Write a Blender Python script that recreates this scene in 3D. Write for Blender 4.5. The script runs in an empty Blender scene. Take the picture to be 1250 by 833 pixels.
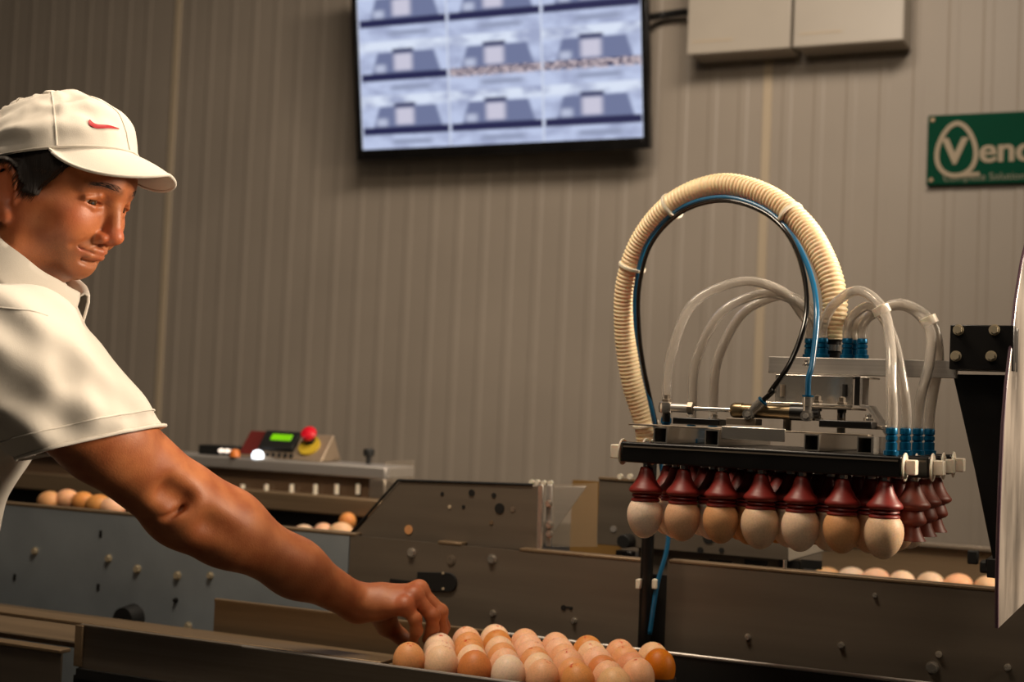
import bpy, bmesh, math, random
import numpy as np
from mathutils import Vector, Matrix
random.seed(4)
SC = bpy.context.scene
COL = SC.collection

# ---------------------------------------------------------------- camera
TH, PH, RO, FPX, CH = math.radians(25.3), math.radians(2.57), math.radians(2.4), 1736.1, 1.3
CF = Vector((-math.sin(TH)*math.cos(PH), math.cos(TH)*math.cos(PH), math.sin(PH)))
_r = Vector((math.cos(TH), math.sin(TH), 0)); _u = _r.cross(CF)
CU = _u*math.cos(RO) - _r*math.sin(RO); CR = _r*math.cos(RO) + _u*math.sin(RO)
CO = Vector((0, 0, CH))
cam_d = bpy.data.cameras.new('camera'); cam = bpy.data.objects.new('camera', cam_d); COL.objects.link(cam)
cam_d.sensor_width = 36; cam_d.lens = 50.0; cam_d.clip_start = .05
m = Matrix((CR, CU, -CF)).transposed().to_4x4(); m.translation = CO
cam.matrix_world = m
cam_d.dof.use_dof = True; cam_d.dof.focus_distance = 1.72; cam_d.dof.aperture_fstop = 5.0
SC.camera = cam

# ---------------------------------------------------------------- world, lights, exposure
w = bpy.data.worlds.new('world'); SC.world = w; w.use_nodes = True
w.node_tree.nodes['Background'].inputs[0].default_value = (.55, .5, .45, 1)
w.node_tree.nodes['Background'].inputs[1].default_value = .022
SC.view_settings.view_transform = 'Standard'; SC.view_settings.look = 'None'
SC.view_settings.exposure = 0; SC.view_settings.gamma = 1; SC.view_settings.use_curve_mapping = False

def area(name, loc, target, sx, sy, power, color, spread=math.pi):
    l = bpy.data.lights.new(name, 'AREA'); l.shape = 'RECTANGLE'; l.size = sx; l.size_y = sy
    l.energy = power; l.color = color; l.spread = spread
    o = bpy.data.objects.new(name, l); COL.objects.link(o); o.location = loc
    o.rotation_euler = (Vector(target)-Vector(loc)).to_track_quat('-Z', 'Y').to_euler()
    return o
WARM = (1, .82, .62)
area('side_strip_light', (.95, 2.25, 1.95), (-1.1, 1.5, 1.35), .8, .4, 40, WARM, 2.1)
area('overhead_lamp', (-1.0, 1.35, 2.7), (-.95, 1.7, 1.0), .7, .35, 24, WARM)
area('front_lamp', (-.5, .3, 2.5), (-.6, 1.8, 1.1), .8, .4, 5, WARM)
area('wall_washer', (-.7, 2.3, 3.1), (-2.9, 4.35, 1.5), 1.6, .3, 33, (1, .86, .71), 2.6)

# ---------------------------------------------------------------- helpers
def ray_dir(px, py): return CF + CR*((px-625)/FPX) + CU*((416.5-py)/FPX)
def P(px, py, Y=None, Z=None, d=None):
    """point of the room whose picture position is (px, py), on the plane Y, Z or at depth d"""
    r = ray_dir(px, py)
    if Y is not None: s = Y/r.y
    elif Z is not None: s = (Z-CH)/r.z
    else: s = d
    return CO + r*s

class MB:
    def __init__(s): s.v = []; s.f = []
    def add(s, v, f):
        n = len(s.v); s.v += [tuple(p) for p in v]; s.f += [tuple(i+n for i in q) for q in f]; return s
    def box(s, x0, x1, y0, y1, z0, z1):
        v = [(x, y, z) for x in (x0, x1) for y in (y0, y1) for z in (z0, z1)]
        return s.add(v, [(0,1,3,2), (4,6,7,5), (0,4,5,1), (2,3,7,6), (0,2,6,4), (1,5,7,3)])
    def bx(s, c, d): return s.box(c[0]-d[0]/2, c[0]+d[0]/2, c[1]-d[1]/2, c[1]+d[1]/2, c[2]-d[2]/2, c[2]+d[2]/2)
    def prism(s, pts, off):
        off = Vector(off); a = [Vector(p) for p in pts]; n = len(a)
        return s.add(a+[p+off for p in a], [tuple(range(n))[::-1], tuple(range(n, 2*n))] + [(i, (i+1) % n, (i+1) % n+n, i+n) for i in range(n)])
    def tube(s, path, r, seg=12, cap=True, up=None):
        path = [Vector(p) for p in path]; n = len(path)
        rs = r if hasattr(r, '__len__') else [r]*n
        t = (path[1]-path[0]).normalized()
        u = t.orthogonal().normalized() if up is None else (Vector(up)-t*t.dot(Vector(up))).normalized()
        V = []
        for i, p in enumerate(path):
            t = (path[min(i+1, n-1)]-path[max(i-1, 0)]).normalized()
            u = (u-t*u.dot(t)).normalized(); b = t.cross(u)
            rr = rs[i] if hasattr(rs[i], '__len__') else (rs[i], rs[i])
            V += [p+u*(rr[0]*math.cos(a))+b*(rr[1]*math.sin(a)) for a in (2*math.pi*k/seg for k in range(seg))]
        Fc = [(i*seg+k, i*seg+(k+1) % seg, (i+1)*seg+(k+1) % seg, (i+1)*seg+k) for i in range(n-1) for k in range(seg)]
        if cap: Fc += [tuple(range(seg))[::-1], tuple((n-1)*seg+k for k in range(seg))]
        return s.add(V, Fc)
    def cyl(s, a, b, r, seg=16): return s.tube([a, b], r, seg)
    def lathe(s, prof, c=(0, 0, 0), seg=24):
        c = Vector(c)
        return s.tube([c+Vector((0, 0, z)) for r, z in prof], [max(r, 1e-4) for r, z in prof], seg, up=(1, 0, 0))
    def build(s, name, mat, parent=None, bevel=0, smooth=35, seg=2):
        me = bpy.data.meshes.new(name); me.from_pydata([tuple(v) for v in s.v], [], s.f)
        bm = bmesh.new(); bm.from_mesh(me); bmesh.ops.recalc_face_normals(bm, faces=bm.faces); bm.to_mesh(me); bm.free()
        if mat: me.materials.append(mat)
        o = bpy.data.objects.new(name, me); COL.objects.link(o)
        if smooth: me.shade_smooth(); me.set_sharp_from_angle(angle=math.radians(smooth))
        if parent is not None: o.parent = parent; o.matrix_parent_inverse = parent_inv(parent)
        if bevel:
            b = o.modifiers.new('bevel', 'BEVEL'); b.width = bevel; b.segments = seg; b.limit_method = 'ANGLE'; b.angle_limit = math.radians(40)
            b.harden_normals = False
        return o
def world_of(p):
    b = Matrix.Translation(p.location) @ p.rotation_euler.to_matrix().to_4x4()
    return b if p.parent is None else world_of(p.parent) @ p.matrix_parent_inverse @ b
def parent_inv(p): return world_of(p).inverted()
def lbl(o, label=None, cat=None, group=None, kind=None):
    if label: o['label'] = label
    if cat: o['category'] = cat
    if group: o['group'] = group
    if kind: o['kind'] = kind
    return o
def thing(name, loc, label, cat, group=None):
    o = bpy.data.objects.new(name, None); COL.objects.link(o); o.location = loc; o.empty_display_size = .05
    return lbl(o, label, cat, group)
def bez(pts, n=12):
    """smooth curve through the points (Catmull-Rom)"""
    pts = [Vector(p) for p in pts]; q = [pts[0]*2-pts[1]]+pts+[pts[-1]*2-pts[-2]]; out = []
    for i in range(1, len(q)-2):
        a, b, c, d = q[i-1:i+3]
        for k in range(n):
            t = k/n
            out.append(.5*((2*b)+(c-a)*t+(2*a-5*b+4*c-d)*t*t+(3*b-a-3*c+d)*t**3))
    return out+[pts[-1]]
def resample(path, step):
    out = [path[0]]; acc = 0
    for a, b in zip(path, path[1:]):
        L = (b-a).length
        while acc+L >= step:
            a = a+(b-a)*((step-acc)/L); L = (b-a).length; out.append(a.copy()); acc = 0
            if L < 1e-9: break
        acc += L
    return out

# ---------------------------------------------------------------- materials
def s2l(c): return tuple(((x/255)/12.92 if x/255 <= .04045 else ((x/255+.055)/1.055)**2.4) for x in c)
def mat(name, rgb, rough=.5, metal=0, noise=0, nscale=40, bump=0, bscale=None, stretch=None, **kw):
    M = bpy.data.materials.new(name); M.use_nodes = True; nt = M.node_tree; b = nt.nodes['Principled BSDF']
    c = s2l(rgb); b.inputs['Base Color'].default_value = (*c, 1); b.inputs['Roughness'].default_value = rough; b.inputs['Metallic'].default_value = metal
    for k, v in kw.items(): b.inputs[k.replace('_', ' ')].default_value = v
    if noise or bump:
        tc = nt.nodes.new('ShaderNodeTexCoord'); mp = nt.nodes.new('ShaderNodeMapping'); nt.links.new(tc.outputs['Object'], mp.inputs[0])
        if stretch: mp.inputs['Scale'].default_value = stretch
        nz = nt.nodes.new('ShaderNodeTexNoise'); nz.inputs['Scale'].default_value = nscale; nz.inputs['Detail'].default_value = 5
        nt.links.new(mp.outputs[0], nz.inputs['Vector'])
        if noise:
            r = nt.nodes.new('ShaderNodeMapRange'); r.inputs[1].default_value = .3; r.inputs[2].default_value = .7
            r.inputs[3].default_value = 1-noise; r.inputs[4].default_value = 1+noise
            nt.links.new(nz.outputs[0], r.inputs[0])
            mx = nt.nodes.new('ShaderNodeMix'); mx.data_type = 'RGBA'; mx.blend_type = 'MULTIPLY'; mx.inputs[0].default_value = 1
            mx.inputs[6].default_value = (*c, 1); nt.links.new(r.outputs[0], mx.inputs[7]); nt.links.new(mx.outputs[2], b.inputs['Base Color'])
            r2 = nt.nodes.new('ShaderNodeMapRange'); r2.inputs[3].default_value = max(rough-noise*.5, .05); r2.inputs[4].default_value = min(rough+noise*.5, 1)
            nt.links.new(nz.outputs[0], r2.inputs[0]); nt.links.new(r2.outputs[0], b.inputs['Roughness'])
        if bump:
            bp = nt.nodes.new('ShaderNodeBump'); bp.inputs['Strength'].default_value = bump; bp.inputs['Distance'].default_value = .002
            if bscale:
                n2 = nt.nodes.new('ShaderNodeTexNoise'); n2.inputs['Scale'].default_value = bscale; n2.inputs['Detail'].default_value = 4
                nt.links.new(mp.outputs[0], n2.inputs['Vector']); nt.links.new(n2.outputs[0], bp.inputs['Height'])
            else: nt.links.new(nz.outputs[0], bp.inputs['Height'])
            nt.links.new(bp.outputs[0], b.inputs['Normal'])
    return M
M_wall = mat('painted_steel_wall', (158, 146, 132), .5, noise=.05, nscale=3)
M_seam = mat('wall_joint_cover', (186, 168, 142), .5)
M_floor = mat('concrete_floor', (92, 88, 82), .6, noise=.15, nscale=6, bump=.2, bscale=60)
M_steel = mat('brushed_stainless', (150, 138, 124), .38, .75, noise=.12, nscale=30, stretch=(.05, 1, 4))
M_steelg = mat('painted_grey_panel', (136, 144, 150), .5, .3, noise=.12, nscale=9)
M_steeld = mat('dull_stainless', (112, 102, 90), .48, .45, noise=.14, nscale=14, stretch=(.15, 1, 2))
M_chrome = mat('polished_steel', (205, 198, 188), .2, .8, noise=.06, nscale=30)
M_alu = mat('brushed_aluminium', (178, 172, 166), .42, .6, noise=.1, nscale=60, stretch=(.04, 1, 6))
M_brass = mat('bronze_steel', (122, 106, 80), .28, .75)
M_black = mat('black_paint', (17, 15, 14), .32, 0, noise=.15, nscale=20)
M_blackm = mat('black_matt', (12, 11, 10), .6)
M_tan = mat('worn_tan_rail', (128, 108, 84), .45, .5, noise=.15, nscale=20, stretch=(.1, 1, 3))
M_white = mat('white_nylon', (226, 214, 196), .4, Subsurface_Weight=.1)
M_boxw = mat('white_painted_box', (176, 166, 152), .35, noise=.04, nscale=6)
M_blue = mat('blue_anodised', (0, 92, 134), .28, .55)
M_bluehose = mat('blue_hose', (22, 92, 132), .3, Coat_Weight=.3)
M_blackhose = mat('black_hose', (22, 17, 12), .22, Coat_Weight=.4)
M_hose = mat('cream_corrugated_hose', (238, 214, 174), .42, noise=.06, nscale=30, Subsurface_Weight=.15)
M_cup = mat('red_silicone', (122, 34, 28), .42, noise=.07, nscale=60, Subsurface_Weight=.05)
M_cup2 = mat('brown_red_silicone', (132, 62, 46), .45, noise=.07, nscale=60, Subsurface_Weight=.05)
M_tray = mat('dark_plastic_tray', (40, 30, 26), .5)
M_red = mat('red_plastic', (205, 20, 40), .35)
M_yel = mat('yellow_plastic', (190, 160, 40), .5)
M_ora = mat('amber_plastic', (200, 110, 40), .4)
def glassy(name, rgb, rough, alpha, tr=.0):
    M = mat(name, rgb, rough); b = M.node_tree.nodes['Principled BSDF']
    b.inputs['Alpha'].default_value = alpha; b.inputs['Transmission Weight'].default_value = tr; return M
M_clear = glassy('clear_plastic_tube', (236, 230, 222), .14, 1, .76); M_clear.node_tree.nodes['Principled BSDF'].inputs['IOR'].default_value = 1.36
M_acryl = glassy('clear_cover', (190, 176, 156), .15, .16)
M_shield = mat('scuffed_clear_plastic', (120, 112, 104), .35, noise=.7, nscale=16, stretch=(1, 1, .35))
M_shield.node_tree.nodes['Principled BSDF'].inputs['Alpha'].default_value = .62
M_bolt = mat('zinc_bolt', (176, 164, 140), .35, .35)
M_edge = mat('plastic_cut_edge', (72, 52, 62), .3)
def emis(name, rgb, s):
    M = mat(name, rgb, .4); b = M.node_tree.nodes['Principled BSDF']
    b.inputs['Emission Color'].default_value = (*s2l(rgb), 1); b.inputs['Emission Strength'].default_value = s; return M
M_lcd = emis('green_display', (110, 185, 10), .5)
M_led = emis('white_lamp', (235, 245, 255), 3.0)

# egg shells: warm buff, speckled; a faint red inspection stamp on the blunt end
def eggmat(name, rgb, stamp=True):
    M = bpy.data.materials.new(name); M.use_nodes = True; nt = M.node_tree; b = nt.nodes['Principled BSDF']; L = nt.links
    b.inputs['Roughness'].default_value = .48; b.inputs['Subsurface Weight'].default_value = .25
    b.inputs['Subsurface Radius'].default_value = (.012, .005, .002); b.inputs['Specular IOR Level'].default_value = .35
    tc = nt.nodes.new('ShaderNodeTexCoord'); oi = nt.nodes.new('ShaderNodeObjectInfo')
    ad = nt.nodes.new('ShaderNodeVectorMath'); ad.operation = 'ADD'; L.new(tc.outputs['Object'], ad.inputs[0]); L.new(oi.outputs['Location'], ad.inputs[1])
    nz = nt.nodes.new('ShaderNodeTexNoise'); nz.inputs['Scale'].default_value = 500; nz.inputs['Detail'].default_value = 3; L.new(ad.outputs[0], nz.inputs['Vector'])
    r = nt.nodes.new('ShaderNodeMapRange'); r.inputs[1].default_value = .35; r.inputs[2].default_value = .6; r.inputs[3].default_value = .9; r.inputs[4].default_value = 1.03; L.new(nz.outputs[0], r.inputs[0])
    hs = nt.nodes.new('ShaderNodeHueSaturation'); hs.inputs['Color'].default_value = (*s2l(rgb), 1)
    rr = nt.nodes.new('ShaderNodeMapRange'); rr.inputs[3].default_value = .85; rr.inputs[4].default_value = 1.12; L.new(oi.outputs['Random'], rr.inputs[0]); L.new(rr.outputs[0], hs.inputs['Value'])
    rs = nt.nodes.new('ShaderNodeMapRange'); rs.inputs[3].default_value = 1.2; rs.inputs[4].default_value = .8; L.new(oi.outputs['Random'], rs.inputs[0]); L.new(rs.outputs[0], hs.inputs['Saturation'])
    mx = nt.nodes.new('ShaderNodeMix'); mx.data_type = 'RGBA'; mx.blend_type = 'MULTIPLY'; mx.inputs[0].default_value = 1
    L.new(hs.outputs[0], mx.inputs[6]); L.new(r.outputs[0], mx.inputs[7]); out = mx.outputs[2]
    if stamp:
        n2 = nt.nodes.new('ShaderNodeTexNoise'); n2.inputs['Scale'].default_value = 260; L.new(ad.outputs[0], n2.inputs['Vector'])
        r2 = nt.nodes.new('ShaderNodeMapRange'); r2.inputs[1].default_value = .54; r2.inputs[2].default_value = .6; L.new(n2.outputs[0], r2.inputs[0])
        d = nt.nodes.new('ShaderNodeVectorMath'); d.operation = 'DISTANCE'; d.inputs[1].default_value = (.004, -.006, .0275); L.new(tc.outputs['Object'], d.inputs[0])
        r3 = nt.nodes.new('ShaderNodeMapRange'); r3.inputs[1].default_value = .007; r3.inputs[2].default_value = .005; L.new(d.outputs['Value'], r3.inputs[0])
        mu = nt.nodes.new('ShaderNodeMath'); mu.operation = 'MULTIPLY'; L.new(r2.outputs[0], mu.inputs[0]); L.new(r3.outputs[0], mu.inputs[1])
        m2 = nt.nodes.new('ShaderNodeMix'); m2.data_type = 'RGBA'; L.new(mu.outputs[0], m2.inputs[0]); L.new(out, m2.inputs[6]); m2.inputs[7].default_value = (*s2l((196, 72, 40)), 1)
        out = m2.outputs[2]
    L.new(out, b.inputs['Base Color'])
    bp = nt.nodes.new('ShaderNodeBump'); bp.inputs['Strength'].default_value = .12; bp.inputs['Distance'].default_value = .0006; L.new(nz.outputs[0], bp.inputs['Height']); L.new(bp.outputs[0], b.inputs['Normal'])
    return M
EGG = {'buff': eggmat('buff_shell', (230, 168, 120)), 'pale': eggmat('pale_shell', (238, 196, 156)), 'orange': eggmat('orange_brown_shell', (208, 122, 48), False),
       'plain': eggmat('plain_pale_shell', (232, 200, 170), False), 'tan': eggmat('tan_shell', (214, 158, 108), False)}

# ---------------------------------------------------------------- room shell
W_Y = 4.35
MB().box(-7, 4, -2, 4.8, -.1, 0).build('floor', M_floor)['kind'] = 'structure'
bpy.data.objects['floor'].data.name = 'floor'
wall = MB().box(-7, 4, W_Y+.012, W_Y+.12, 0, 4.0).build('wall_back', M_wall); wall['kind'] = 'structure'
def panel(x0, x1):
    mb = MB(); pts = [(x0, 0)]; x = x0+.035
    while x < x1-.06:
        pts += [(x, 0), (x+.007, -.0018), (x+.028, -.0018), (x+.035, 0)]; x += .1
    pts.append((x1, 0)); n = len(pts)
    v = [(a, W_Y+b, z) for z in (0, 4.0) for a, b in pts] + [(a, W_Y+.012, z) for z in (0, 4.0) for a, b in pts]
    f = [(i, i+1, n+i+1, n+i) for i in range(n-1)] + [(0, n, 3*n, 2*n), (n-1, 3*n-1+0, 4*n-1, 2*n-1)]
    return mb.add(v, f[:n-1]).build('wall_panel', M_wall, wall, smooth=0)
for a, b in ((-7, -5.86), (-5.84, -3.552), (-3.532, -1.211), (-1.191, 1.1), (1.12, 4)): panel(a, b)
for x in (-5.85, -3.542, -1.201, 1.11):
    MB().box(x-.014, x+.014, W_Y-.005, W_Y+.004, 0, 4.0).build('joint_strip', M_seam, wall, bevel=.002)

# monitor, leaning forward on its bracket
tv = thing('wall_monitor', (-2.067, 4.22, 2.129), 'large black framed monitor showing a grid of blurry camera views', 'monitor')
tv.rotation_euler = (math.radians(9.5), 0, 0)
pi_ = parent_inv(tv)
def tvp(o): o.matrix_parent_inverse = Matrix.Identity(4); return o
TW, TT = .536, .64
def frame(mb, x0, x1, z0, z1, t, tb, y0, y1):
    mb.box(x0, x0+t, y0, y1, z0, z1); mb.box(x1-t, x1, y0, y1, z0, z1); mb.box(x0+t, x1-t, y0, y1, z0, z0+tb); mb.box(x0+t, x1-t, y0, y1, z1-t, z1); return mb
tvp(frame(MB(), -TW, TW, 0, TT, .021, .036, -.03, .0).build('bezel', M_black, tv, bevel=.002))
tvp(MB().box(-TW+.02, TW-.02, .0, .05, .02, TT-.02).build('housing', M_blackm, tv, bevel=.004))
# screen: nine camera tiles, each its own flat picture in procedural nodes
M_scr = bpy.data.materials.new('camera_grid_screen'); M_scr.use_nodes = True
def screen_nodes():
    nt = M_scr.node_tree; L = nt.links; b = nt.nodes['Principled BSDF']
    def N(t, **k):
        n = nt.nodes.new(t)
        for a, v in k.items(): setattr(n, a, v)
        return n
    def math_(op, a, b_=None):
        n = N('ShaderNodeMath', operation=op)
        for i, x in enumerate((a, b_)):
            if x is None: continue
            if isinstance(x, (int, float)): n.inputs[i].default_value = x
            else: L.new(x, n.inputs[i])
        return n.outputs[0]
    tc = N('ShaderNodeTexCoord'); sp = N('ShaderNodeSeparateXYZ'); L.new(tc.outputs['Generated'], sp.inputs[0])
    u3 = math_('MULTIPLY', sp.outputs[0], 3); v4 = math_('MULTIPLY', sp.outputs[2], 3.2)
    u = math_('FRACT', u3); v = math_('FRACT', v4); cu = math_('FLOOR', u3); cv = math_('FLOOR', v4)
    cell = math_('ADD', math_('MULTIPLY', cu, 3.7), math_('MULTIPLY', cv, 11.3))
    def band(x, a, b_, s=.03):   # soft box
        r1 = N('ShaderNodeMapRange'); r1.inputs[1].default_value = a-s; r1.inputs[2].default_value = a+s; L.new(x, r1.inputs[0])
        r2 = N('ShaderNodeMapRange'); r2.inputs[1].default_value = b_+s; r2.inputs[2].default_value = b_-s; L.new(x, r2.inputs[0])
        return math_('MULTIPLY', r1.outputs[0], r2.outputs[0])
    col = None
    def over(prev, rgb, mask):
        m_ = N('ShaderNodeMix', data_type='RGBA'); L.new(mask, m_.inputs[0])
        if isinstance(prev, tuple): m_.inputs[6].default_value = (*s2l(prev), 1)
        else: L.new(prev, m_.inputs[6])
        m_.inputs[7].default_value = (*s2l(rgb), 1); return m_.outputs[2]
    c = over((196, 208, 240), (226, 236, 255), band(v, .80, 1.0, .05))
    cc = N('ShaderNodeCombineXYZ'); L.new(u, cc.inputs[0]); L.new(v, cc.inputs[1]); L.new(cell, cc.inputs[2])
    nz = N('ShaderNodeTexNoise'); nz.inputs['Scale'].default_value = 3.5; L.new(cc.outputs[0], nz.inputs['Vector'])
    c = over(c, (164, 174, 208), band(nz.outputs[0], .55, .9, .12))
    # sloping machine silhouette: narrows upward
    su = math_('ABSOLUTE', math_('SUBTRACT', u, .53)); hw = math_('ADD', su, math_('MULTIPLY', v, .18))
    mach = math_('MULTIPLY', band(hw, -1, .46, .02), band(v, .36, .78, .02))
    c = over(c, (112, 122, 160), mach)
    c = over(c, (60, 66, 104), math_('MULTIPLY', band(u, .38, .62, .02), band(v, .76, .84, .02)))
    c = over(c, (208, 206, 226), math_('MULTIPLY', band(u, .40, .60, .03), band(v, .44, .74, .03)))
    c = over(c, (190, 198, 224), math_('MULTIPLY', band(u, .18, .30, .03), band(v, .42, .56, .04)))
    c = over(c, (28, 32, 78), math_('MULTIPLY', band(v, .26, .40, .02), band(u, .02, .99, .01)))
    c = over(c, (150, 160, 190), math_('MULTIPLY', band(v, .08, .17, .03), band(u, .35, .8, .04)))
    # flock speckle in some tiles
    n3 = N('ShaderNodeTexNoise'); n3.inputs['Scale'].default_value = 26; L.new(cc.outputs[0], n3.inputs['Vector'])
    wn = N('ShaderNodeTexWhiteNoise', noise_dimensions='1D'); L.new(cell, wn.inputs['W'])
    pick = math_('GREATER_THAN', wn.outputs[0], .68)
    sk = math_('MULTIPLY', math_('MULTIPLY', math_('GREATER_THAN', n3.outputs[0], .49), band(v, .24, .40, .02)), pick)
    c = over(c, (206, 190, 196), sk)
    c = over(c, (214, 222, 240), math_('MAXIMUM', band(u, -.1, .008, .004), band(u, .992, 1.1, .004)))
    b.inputs['Base Color'].default_value = (.02, .02, .02, 1); L.new(c, b.inputs['Emission Color']); b.inputs['Emission Strength'].default_value = .9; b.inputs['Roughness'].default_value = .3
screen_nodes()
tvp(MB().box(-TW+.021, TW-.021, -.024, -.018, .036, TT-.021).build('screen', M_scr, tv, smooth=0))
tvp(MB().box(-.12, .12, .05, .115, .2, .44).build('bracket', M_blackm, tv, bevel=.004))
# signal cable from monitor to cabinet
cb = MB().tube(bez([P(788, 22, Y=4.24), P(806, 19, Y=4.30), P(826, 16, Y=4.30), P(845, 14, Y=4.28)]), .012, 8).build('signal_cable', M_blackm)
lbl(cb, 'thick black cable running from the monitor to the white cabinet', 'cable')

for i, (x0, x1, la) in enumerate(((-1.423, -1.094, 'white wall cabinet nearer the monitor, with a plain matt door'), (-1.087, -.757, 'white wall cabinet farther from the monitor, with a glossy patch of light'))):
    t = thing('wall_cabinet', ((x0+x1)/2, 4.27, 2.415), la, 'cabinet', 'white cabinets high on the wall')
    MB().box(x0+.004, x1-.004, 4.215, 4.345, 2.42, 3.0).build('body', M_boxw, t, bevel=.004)
    MB().box(x0, x1, 4.195, 4.213, 2.415, 3.005).build('door', M_boxw, t, bevel=.005, seg=3)
    MB().box(x0+.02, x0+.15, 4.1935, 4.196, 2.452, 2.457).build('maker_strip', M_seam, t)

# green sign
sg = thing('company_sign', (-.44, 4.33, 2.005), 'dark green rectangular sign with pale lettering and an egg outline', 'sign')
M_green = mat('green_enamel', (0, 64, 44), .7, noise=.08, nscale=8, Specular_IOR_Level=.1); M_let = mat('pale_sign_lettering', (158, 140, 112), .5)
MB().box(-.702, -.245, 4.322, 4.343, 2.005, 2.214).build('sign_board', M_green, sg, bevel=.002)
for x, z in ((-.688, 2.2), (-.688, 2.02), (-.258, 2.2), (-.258, 2.02)):
    MB().tube([(x, 4.323, z), (x, 4.318, z)], .0065, 12).build('rivet', M_tan, sg)
ec = P(1167.5, 181, Y=4.32); egg = []
for k in range(49):
    t = 2*math.pi*k/48; egg.append((ec.x+.0545*math.cos(t)*(1-.22*math.sin(t)), 4.320, ec.z-.004+.078*math.sin(t)))
def ribbon(mb, pts, w, y0=4.318, y1=4.324):
    n = len(pts); V = []
    for i, p in enumerate(pts):
        q0 = Vector(pts[max(i-1, 0)]); q1 = Vector(pts[min(i+1, n-1)]); t = (q1-q0).normalized(); nn = Vector((-t.z, 0, t.x))
        q = Vector(p); V += [(q.x+nn.x*w, y0, q.z+nn.z*w), (q.x-nn.x*w, y0, q.z-nn.z*w), (q.x+nn.x*w, y1, q.z+nn.z*w), (q.x-nn.x*w, y1, q.z-nn.z*w)]
    f = []
    for i in range(n-1):
        e, g = 4*i, 4*i+4; f += [(e, e+1, g+1, g), (e+2, g+2, g+3, e+3), (e, g, g+2, e+2), (e+1, e+3, g+3, g+1)]
    return mb.add(V, f)
mb = MB(); ribbon(mb, egg, .0065)
ribbon(mb, [(ec.x-.01, 0, ec.z-.0825), (ec.x+.03, 0, ec.z-.080), (ec.x+.068, 0, ec.z-.0785)], .0055, 4.3172, 4.3235)
mb.build('egg_emblem', M_let, sg)
def text(s, x, z, size, name, parent, mt, y=4.3215, bold=.002, ext=.0018):
    cu = bpy.data.curves.new(name, 'FONT'); cu.body = s;  cu.size = size; cu.extrude = ext; cu.offset = bold
    o = bpy.data.objects.new(name, cu); COL.objects.link(o)
    dg = bpy.context.evaluated_depsgraph_get(); me = bpy.data.meshes.new_from_object(o.evaluated_get(dg)); bpy.data.objects.remove(o)
    o = bpy.data.objects.new(name, me); COL.objects.link(o); me.materials.clear(); me.materials.append(mt)
    if bold:      # thicken the strokes with slightly shifted copies
        bm = bmesh.new()
        for dx in (-1.4, 0, 1.4):
            m2 = me.copy(); m2.transform(Matrix.Translation((dx*bold, 0, dx*.00003))); bm.from_mesh(m2); bpy.data.meshes.remove(m2)
        bm.to_mesh(me); bm.free()
    me.transform(Matrix.Translation((x, y, z)) @ Matrix.Rotation(math.radians(90), 4, 'X'))
    o.parent = parent; o.matrix_parent_inverse = parent_inv(parent); return o
bl_ = P(1193, 197, Y=4.32)
text('V', ec.x-.038, bl_.z-.004, .110, 'lettering', sg, M_let, bold=.0016)
text('enco', bl_.x+.004, bl_.z-.002, .104, 'lettering', sg, M_let, bold=.0012)
text('Complete Solutions', P(1151, 220, Y=4.32).x, P(1151, 220, Y=4.32).z-.003, .030, 'lettering', sg, mat('faint_lettering', (120, 116, 92), .5), bold=0)

# ---------------------------------------------------------------- egg sorting machine behind the tray line
mc = thing('egg_sorting_machine', (-1.2, 2.5, 0), 'long stainless egg sorting machine with bolted side panels behind the tray line', 'machine')
def plate(px, Yp, t, name, mt, par=mc, bevel=.0015):
    return MB().prism([P(x, y, Y=Yp) for x, y in px], (0, t, 0)).build(name, mt, par, bevel=bevel)
PY, PZ = 2.05, 1.071
xb, xc = P(785, 685, Y=PY).x, P(815, 685, Y=PY).x
xl = P(427, 655, Y=PY).x
MB().box(-3.3, xl-.001, PY, PY+.004, .35, PZ).build('side_panel', M_steelg, mc)['label'] = 'grey side panel'
MB().box(xl+.001, xb, PY, PY+.004, .35, PZ).build('side_panel', M_steeld, mc)
MB().box(xc, .9, PY, PY+.004, .35, PZ+.003).build('side_panel', M_steeld, mc)
MB().box(-3.3, .9, 3.4, 3.42, .35, 1.0).build('bed_wall', M_steeld, mc)
# folded lips along the top edges
for a, b in ((-3.3, P(428, 0, Y=PY).x), (P(497, 0, Y=PY).x, P(523, 0, Y=PY).x)):
    pass
lip = lambda x0, x1, z=PZ: MB().box(P(x0, 700, Y=PY).x, P(x1, 700, Y=PY).x, PY-.001, PY+.022, z-.001, z+.004).build('top_lip', M_tan, mc, bevel=.0012)
lip(-400, 432); lip(533, 562); lip(633, 786); lip(816, 1500, PZ+.003)
# bed that carries the eggs and its dark far side
MB().box(-3.3, .9, PY+.03, 3.38, .93, .945).build('roller_bed', M_blackm, mc)
MB().box(P(1004, 667, Y=3.1).x, .9, 3.1, 3.11, .93, 1.045).build('far_guide', M_tan, mc)
MB().box(P(1004, 667, Y=3.1).x, .9, 3.08, 3.1, 1.04, 1.048).build('guide_lip', M_steel, mc, bevel=.001)
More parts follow.
